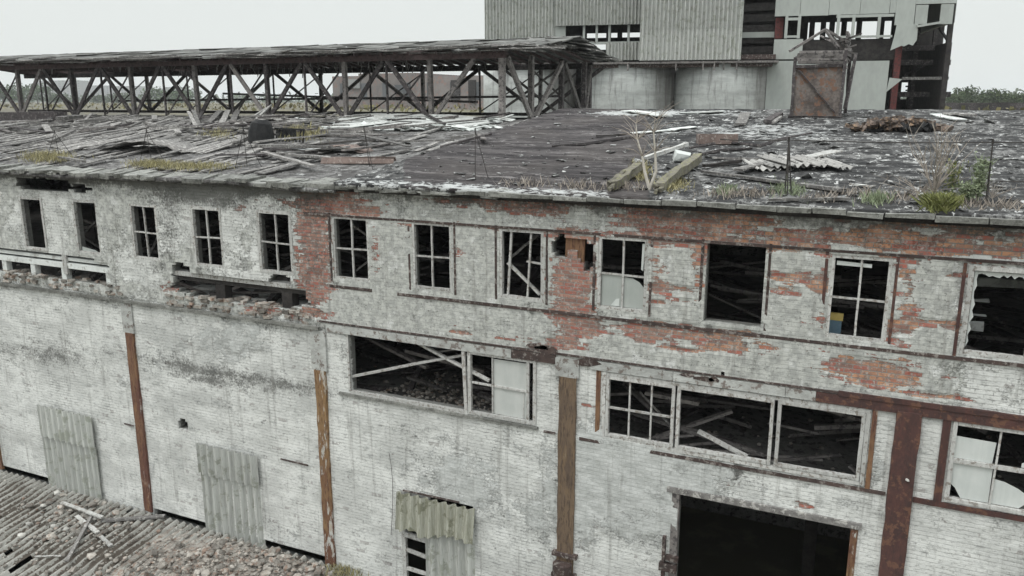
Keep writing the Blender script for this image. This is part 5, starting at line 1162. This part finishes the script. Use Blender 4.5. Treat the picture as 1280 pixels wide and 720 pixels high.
tbox('dark_wall', 'dark', 1004, 50, 1121, 75, .6, .2)
# right wing: panels, torn sheets, open dark hall
tbox('panel', 'panel', 1121, 2, 1145, 31, 0, .15, ZT); tbox('panel', 'panel', 1145.5, 6, 1161, 30, 0, .15, None); tbox('panel', 'panel', 1145.5, 0, 1196, 4.5, 0, .15, ZT); tbox('panel', 'panel', 1177, 5, 1193, 30, -.1, .12)
def torn(pts, dep=-.05, mat='panel'):
    mb = MB(); mb.prism([tp(u, v, dep) for u, v in pts], dep, dep+.05); tpart(mb, 'torn_sheet', mat)
torn([(1121, 31), (1148, 30), (1146, 50), (1141, 57), (1136, 55), (1130, 58), (1127, 57), (1113, 63), (1118, 45)])
torn([(1112, 97), (1128, 99), (1108, 115)])
mb = MB(); a_, b_ = tp(1146, 33, -.1), tp(1176, 28, -.1); mb.bar((a_[0], -.1, a_[1]), (b_[0], -.1, b_[1]), .15, .12); tpart(mb, 'beam', 'panel')
mb = MB(); u0, u1 = tp(1124, 62, .4), tp(1124, 145, .4); mb.bb(u0[0]-.17, u0[0]+.17, .5, .8, 0, u0[1]+1.5); tpart(mb, 'red_column', 'redcol')
mb = MB(); a_, b_ = tp(1128, 98, .3), tp(1186, 98, .3); mb.bb(a_[0], b_[0], .3, .5, a_[1]-.08, a_[1]+.08); tpart(mb, 'beam', 'wood')
mb = MB()
for v in (60, 78, 118): a_, b_ = tp(1116, v, 3), tp(1188, v, 3); mb.bar((a_[0], 3, a_[1]), (b_[0], 3, b_[1]), .2, .3)
for u in (1122, 1146, 1168): a_ = tp(u, 60, 5); mb.bb(a_[0]-.12, a_[0]+.12, 5, 5.25, 0, a_[1]+3)
a_, b_ = tp(1130, 95, 4), tp(1180, 70, 4); mb.bar((a_[0], 4, a_[1]), (b_[0], 4, b_[1]), .15, .15); tpart(mb, 'inner_frame', 'truss')
# hall shell: right side wall, floors, back wall with openings that show the sky
DEP = 9.0; sL, sR = tp(606, 60)[0], tp(1193, 40)[0]
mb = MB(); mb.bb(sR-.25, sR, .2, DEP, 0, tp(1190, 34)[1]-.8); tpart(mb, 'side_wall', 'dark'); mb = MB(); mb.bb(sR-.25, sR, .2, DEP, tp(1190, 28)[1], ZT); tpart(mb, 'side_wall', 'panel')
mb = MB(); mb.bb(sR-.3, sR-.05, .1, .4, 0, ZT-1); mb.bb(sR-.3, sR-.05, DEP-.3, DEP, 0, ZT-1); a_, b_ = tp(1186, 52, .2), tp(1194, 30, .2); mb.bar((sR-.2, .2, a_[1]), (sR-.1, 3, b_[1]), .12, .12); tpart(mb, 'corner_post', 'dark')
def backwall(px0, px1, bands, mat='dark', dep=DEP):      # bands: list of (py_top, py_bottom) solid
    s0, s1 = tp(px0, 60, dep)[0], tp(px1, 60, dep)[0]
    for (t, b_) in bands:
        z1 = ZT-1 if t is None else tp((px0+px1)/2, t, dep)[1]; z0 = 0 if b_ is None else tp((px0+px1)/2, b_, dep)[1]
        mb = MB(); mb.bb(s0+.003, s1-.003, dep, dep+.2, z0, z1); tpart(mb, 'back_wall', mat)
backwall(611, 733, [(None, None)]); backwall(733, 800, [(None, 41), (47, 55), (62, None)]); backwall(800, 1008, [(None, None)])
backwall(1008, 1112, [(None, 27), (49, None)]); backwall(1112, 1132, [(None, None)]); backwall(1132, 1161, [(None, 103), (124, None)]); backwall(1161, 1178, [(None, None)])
for u in (761, 775, 1016, 1030, 1041, 1056, 1075, 1103): mb = MB(); s_, zz = tp(u, 26, DEP-.3); s2_, z2_ = tp(u, 63, DEP-.3); mb.bb(s_-.16, s_+.16, DEP-.3, DEP-.02, z2_, zz); tpart(mb, 'rear_mullion', 'dark')
mb = MB()
s0, z0 = tp(1146.5, 103, DEP-.1); s1_, z1 = tp(1146.5, 124, DEP-.1); mb.bb(s0-.08, s0+.08, DEP-.12, DEP-.02, z1, z0)
for v in (108, 113, 118): zz = tp(1140, v, DEP-.1)[1]; mb.bb(tp(1132, v, DEP-.1)[0], tp(1147, v, DEP-.1)[0], DEP-.12, DEP-.04, zz-.05, zz+.05)
tpart(mb, 'window_grille', 'dark')
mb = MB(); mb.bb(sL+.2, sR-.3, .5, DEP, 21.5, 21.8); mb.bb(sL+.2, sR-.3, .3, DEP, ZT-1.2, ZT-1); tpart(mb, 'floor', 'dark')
mb = MB(); mb.bb(sL, sL+.2, .3, DEP, 12, ZT-1); tpart(mb, 'side_wall', 'asb')
# ledge beam over the silos
s0, s1 = tp(738, 80, -1.2)[0], tp(966, 80, -1.2)[0]; z0 = tp(850, 84, -1.2)[1]; z1 = tp(850, 77, -1.2)[1]
mb = MB(); mb.bb(s0-6, s1, -1.2, .4, z0, z1-.12); tpart(mb, 'ledge_beam', 'steel'); mb = MB(); mb.bb(s0-6, s1+.3, -1.5, .3, z1-.117, z1); tpart(mb, 'ledge', 'truss_pale')
mb = MB()
for u in (738, 785, 845, 879, 893, 905, 921): s_ = tp(u, 80, -1.5)[0]; mb.bb(s_-.04, s_+.04, -1.56, -1.505, z0-.2, z1)
tpart(mb, 'hanger', 'truss_pale')
# silos
rad = 3.02; labs = ['left grey concrete silo half behind the truss shed', 'grey concrete silo to the right of the truss shed', 'grey concrete silo beside the pale tower panels']
for k, cu in enumerate((662, 786, 904)):
    s_ = tp(cu, 110, 1.8)[0]; c = P0+TT*s_+TN*1.8; mb = MB(); n = 64; pts_ = []
    for zz in np.linspace(0, z0+.2, 12):
        for i in range(n): a_ = 2*math.pi*i/n; pts_.append((c.x+rad*math.cos(a_), c.y+rad*math.sin(a_), zz))
    fs_ = [(j_*n+i, j_*n+(i+1) % n, (j_+1)*n+(i+1) % n, (j_+1)*n+i) for j_ in range(11) for i in range(n)]+[tuple(11*n+i for i in range(n))]
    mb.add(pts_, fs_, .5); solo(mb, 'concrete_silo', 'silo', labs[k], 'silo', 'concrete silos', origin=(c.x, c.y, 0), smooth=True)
    bpy.context.view_layer.update()
mb = MB(); s_ = tp(850, 100, 3)[0]; mb.bb(tp(606, 100, 4)[0], tp(965, 100, 4)[0], 4, 4.3, 0, z0); tpart(mb, 'back_wall', 'dark')

# ------------------------------------------------------------------ background
def rows_building(name, px0, px1, pytop, dist, depth, label, cat, mat, floors, cols, wmat='winfar', group=None, wfrac=.5, steps=None, zbase=12.0):
    Y = dist; a_, b_ = at(px0, pytop, Y), at(px1, pytop, Y); h = a_.z
    root = thing(name, ((a_.x+b_.x)/2, Y, zbase), label, cat, group); mb = MB()
    segs_ = steps or [(0, 1, pytop)]
    for (f0, f1, pt) in segs_:
        zt2 = at((px0+px1)/2, pt, Y).z; mb.bb(a_.x+(b_.x-a_.x)*f0+.01, a_.x+(b_.x-a_.x)*f1-.01, Y, Y+depth, zbase-4, zt2)
    part(mb, 'walls', mat, root); mb = MB(); Wd = b_.x-a_.x; fh = (h-zbase)/floors
    for r_ in range(floors):
        for c_ in range(cols):
            xx_ = a_.x+Wd*(c_+.5)/cols; ww = Wd/cols*wfrac/2; zz = zbase+fh*(r_+.35); mb.bb(xx_-ww, xx_+ww, Y-.06, Y+.02, zz, zz+fh*.42)
    part(mb, 'windows', wmat, root); mb = MB(); mb.bb(a_.x-.2, b_.x+.2, Y-.15, Y-.0, h-.3*fh/3, h+.1) ; 
    if not steps: part(mb, 'parapet', mat, root)
    return root, a_, b_
r_, a_, b_ = rows_building('ruined_brick_hall', 415, 612, 93, 150, 25, 'long roofless brown brick ruin behind the truss shed', 'building', 'ruinbrick', 1, 7, steps=[(0, .18, 94), (.18, .31, 91), (.31, .55, 91), (.55, .6, 94), (.6, .97, 95.5), (.97, 1, 93)], wfrac=.28, zbase=11)
for (f, t, b2, w_, mm) in ((.155, 98, 110, 1.6, 'block'), (.80, 101, 125, 1.1, 'dark'), (.90, 101, 128, .9, 'dark'), (.47, 106, 117, 2.0, 'winfar')):
    X = a_.x+(b_.x-a_.x)*f; mb = MB(); mb.bb(X-w_, X+w_, 149.6, 149.95, at(500, b2, 150).z, at(500, t, 150).z); part(mb, 'window', mm, r_)
for i, (p0_, p1_, pt, dist, lab) in enumerate(((44, 100, 101, 820, 'pale apartment block at the far left of the skyline'), (100, 128, 107, 900, 'narrow pale apartment block right of the leftmost one'), (132, 176, 108, 860, 'long pale apartment block seen through the middle of the left trusses'), (178, 214, 111, 900, 'lower pale apartment block left of the green trees'), (206, 226, 109, 840, 'pale apartment block beside the green trees'), (286, 300, 118, 800, 'small pale house far behind the trusses'))):
    rows_building('apartment_block', p0_, p1_, pt, dist, 14, lab, 'building', 'block', 9 if i < 5 else 3, 12, group='far apartment blocks', wfrac=.45)
def gz_(y): return 12.2*float(sst(42, 90, np.array(float(y))))
def tree(px, Y, w, h, label, mat='leaf_far', n=900, dens=1.0, group='trees beyond the factory'):
    d = ray(px, 126); t = (Y+CD)/d.y; b_ = Vector((d.x*t, Y, gz_(Y))); root = thing('tree', b_, label, 'tree', group)
    mb = MB(); mb.tube([b_-Vector((0, 0, .3)), b_+Vector((0, 0, h*.35)), b_+Vector((.2, 0, h*.75))], [h*.035, h*.022, h*.006], 6)
    for k in range(5): a_ = random.random()*6.28; mb.tube([b_+Vector((0, 0, h*.3)), b_+Vector((math.cos(a_)*w*.25, math.sin(a_)*w*.25, h*.65))], [h*.014, h*.004], 5)
    part(mb, 'trunk', 'trunk', root); mb = MB(); cl = [(Vector((random.gauss(0, .22)*w, random.gauss(0, .22)*w, h*random.uniform(.28, .82))), random.uniform(.14, .26)*w) for k in range(14)]
    for k in range(n):
        c_, r__ = random.choice(cl); q = Vector((random.gauss(0, 1), random.gauss(0, 1), random.gauss(0, 1))).normalized()*r__*random.uniform(.5, 1.08); p_ = b_+c_+Vector((q.x, q.y, q.z*.8)); s__ = w*.035*random.uniform(.6, 1.4)
        u_ = Vector((random.gauss(0, 1), random.gauss(0, 1), random.gauss(0, 1))).normalized()*s__; v_ = Vector((random.gauss(0, 1), random.gauss(0, 1), random.gauss(0, 1))).normalized()*s__; mb.add([p_-u_, p_+v_, p_+u_, p_-v_], [(0, 1, 2, 3)])
    part(mb, 'crown', mat, root)
    return root
TR = [(30, 260, 16, 13, 'dense green tree mass at the left edge of the photo'), (47, 280, 12, 11, 'rounded green tree just right of the leftmost mass'), (4, 270, 14, 9, 'green tree cut by the left edge of the photo'),
      (208, 300, 18, 8.5, 'wide bright green tree left of the twin dark trees'), (232, 420, 10, 14, 'dark pointed tree, left of the twin pair'), (241, 430, 8, 12, 'dark pointed tree, right of the twin pair'), (222, 320, 16, 7, 'low green bush in front of the twin dark trees'),
      (70, 330, 14, 6, 'low tree below the leftmost apartment block'), (150, 340, 14, 5.5, 'low tree below the long apartment block'), (125, 350, 12, 5.5, 'low tree below the narrow apartment block'),
      (1193, 185, 5, 3.6, 'low tree touching the right edge of the tower'), (1209, 190, 6, 4.9, 'tallest round tree right of the tower'), (1225, 200, 5, 3.4, 'low tree between the two round trees on the right'), (1242, 195, 7, 4.1, 'second round tree right of the tower'), (1257, 210, 6, 3.2, 'low tree near the right edge'), (1272, 230, 7, 3.2, 'fading low tree at the right edge'), (1291, 230, 7, 3.4, 'tree cut off by the right edge')]
mb = MB(); a_, b_ = at(1175, 130, 112), at(1700, 130, 112); mb.bb(a_.x, b_.x, 112, 112.5, 11.5, 13.75)
for k in range(60): mb.bb(a_.x+k*2.2, a_.x+k*2.2+random.uniform(.8, 2), 111.8, 111.98, 11.5, 13.5+random.uniform(-.2, .35))
solo(mb, 'boundary_wall', 'truss', 'long dark boundary wall beyond the factory at the right edge', 'wall')
for (px, Y, w, h, lab) in TR: tree(px, Y, w, h, lab, 'leaf_far2' if px in (208, 222, 30, 47) else 'leaf_far')
# far wood line
mb = MB()
for k in range(9000):
    px = random.uniform(-300, 1600); Y = random.uniform(620, 760); d = ray(px, 126); t = (Y+CD)/d.y; hh = 7+5*fn(px*.02, 1, 3); p_ = Vector((d.x*t, Y, 12+random.uniform(0, hh)*random.random()**.5)); s__ = random.uniform(1, 2.6)
    u_ = Vector((random.gauss(0, 1), random.gauss(0, 1), random.gauss(0, 1))).normalized()*s__; v_ = Vector((random.gauss(0, 1), random.gauss(0, 1), random.gauss(0, 1))).normalized()*s__; mb.add([p_-u_, p_+v_, p_+u_, p_-v_], [(0, 1, 2, 3)])
solo(mb, 'far_wood', 'leaf_far', 'low far-off line of woodland along the horizon', 'woodland', kind='stuff', origin=(0, 690, 12))
# scattered scrub on the plain behind
mb = MB()
for k in range(6000):
    px = random.uniform(-200, 1500); Y = random.uniform(88, 330); d = ray(px, 126); t = (Y+CD)/d.y; p_ = Vector((d.x*t, Y, gz_(Y)+random.uniform(0, .5+1.0*fn(d.x*t*.05, Y*.05, 3)))); s__ = random.uniform(.1, .5)
    u_ = Vector((random.gauss(0, 1), random.gauss(0, 1), random.gauss(0, 1))).normalized()*s__; v_ = Vector((random.gauss(0, 1), random.gauss(0, 1), random.gauss(0, 1))).normalized()*s__; mb.add([p_-u_, p_+v_, p_+u_, p_-v_], [(0, 1, 2, 3)])
M['scrub'] = simple('dry_scrub', (.10, .10, .045), (.17, .14, .065), .2, rv=.6); solo(mb, 'scrub', 'scrub', 'dry yellowish scrub covering the plain behind the factory', 'scrub', kind='stuff', origin=(0, 200, 12))
# ground
gy_ = np.array([-1500, -200, -60, -20, 0, 25, 42, 50, 58, 66, 74, 82, 90, 110, 150, 220, 350, 700, 1500, 4000.]); gx_ = np.array([-4000, -1500, -500, -200, -80, -40, 0, 40, 80, 200, 500, 1500, 4000.])
A_, B_ = np.meshgrid(gx_, gy_); Zg = 12.2*sst(42, 90, B_); vs_ = np.stack([A_.ravel(), B_.ravel(), Zg.ravel()], 1); w = len(gx_)
ii, jj = np.meshgrid(np.arange(len(gy_)-1), np.arange(w-1), indexing='ij'); a = (ii*w+jj).ravel(); fs_ = np.stack([a, a+1, a+w+1, a+w], 1)
def mat_ground():
    n = NT('dry_ground', .95, .1); a = n.noise(.03, 6, .65, n.scale(.4, 1.4, 1)); b = n.noise(.6, 5, .7)
    c = n.mix(n.ss(.42, .58, a), K(.13, .12, .085), K(.10, .095, .08)); c = n.mix(n.ss(.5, .65, b), c, K(.17, .155, .11)); n.col(c); return n.m
g_ = grid_mesh('ground', vs_, fs_, mat_ground(), {}, None, True); tag(g_, 'bare dry ground and field round the factory', 'ground', kind='structure')

# ------------------------------------------------------------------ haze, world, sun
hz = bpy.data.meshes.new('haze'); bmh = bmesh.new(); bmesh.ops.create_cube(bmh, size=1); bmh.to_mesh(hz); bmh.free(); ho = bpy.data.objects.new('haze', hz); COL.objects.link(ho)
ho.scale = (8400, 6000, 62); ho.location = (0, 1300, 30); tag(ho, 'thin pale haze over the whole site', 'haze', kind='stuff')
hm = bpy.data.materials.new('haze'); hm.use_nodes = True; hn = hm.node_tree; hn.nodes.remove(hn.nodes['Principled BSDF']); pv = hn.nodes.new('ShaderNodeVolumePrincipled')
pv.inputs['Density'].default_value = .0003; pv.inputs['Color'].default_value = (.93, .95, .96, 1); hn.links.new(pv.outputs[0], hn.nodes['Material Output'].inputs['Volume']); hz.materials.append(hm)

EL, AZ = math.radians(62), math.radians(205)
wd = bpy.data.worlds.new('World'); S.world = wd; wd.use_nodes = True; nt = wd.node_tree; bg = nt.nodes['Background']
sky = nt.nodes.new('ShaderNodeTexSky'); sky.sky_type = 'NISHITA'; sky.sun_disc = False; sky.sun_elevation = EL; sky.sun_rotation = AZ; sky.dust_density = 4
tc = nt.nodes.new('ShaderNodeTexCoord'); sp = nt.nodes.new('ShaderNodeSeparateXYZ'); nt.links.new(tc.outputs['Generated'], sp.inputs[0])
mr = nt.nodes.new('ShaderNodeMapRange'); mr.inputs['From Min'].default_value = .13; mr.inputs['From Max'].default_value = 1; mr.inputs['To Min'].default_value = 0; mr.inputs['To Max'].default_value = 1; nt.links.new(sp.outputs['Z'], mr.inputs['Value'])
ov = nt.nodes.new('ShaderNodeMix'); ov.data_type = 'RGBA'; ov.inputs[6].default_value = (8.0, 8.35, 8.15, 1); ov.inputs[7].default_value = (25, 26.2, 26.4, 1); nt.links.new(mr.outputs[0], ov.inputs[0])
mx = nt.nodes.new('ShaderNodeMix'); mx.data_type = 'RGBA'; mx.inputs[0].default_value = .93; nt.links.new(sky.outputs[0], mx.inputs[6]); nt.links.new(ov.outputs[2], mx.inputs[7]); nt.links.new(mx.outputs[2], bg.inputs['Color'])
bg.inputs['Strength'].default_value = .1
sun = bpy.data.lights.new('sun', 'SUN'); sun.energy = 1.0; sun.angle = math.radians(16); sun.color = (1, .97, .93); so = bpy.data.objects.new('sun', sun); COL.objects.link(so)
# sky texture: rotation measured from +Y clockwise; the lamp shines from the same side
dirv = Vector((math.sin(AZ)*math.cos(EL), math.cos(AZ)*math.cos(EL), math.sin(EL))); so.rotation_euler = dirv.to_track_quat('Z', 'Y').to_euler(); so.location = dirv*60
S.view_settings.view_transform = 'Standard'; S.view_settings.look = 'None'; S.view_settings.exposure = .06; S.view_settings.gamma = 1
S.cycles.max_bounces = 6; S.cycles.volume_bounces = 0
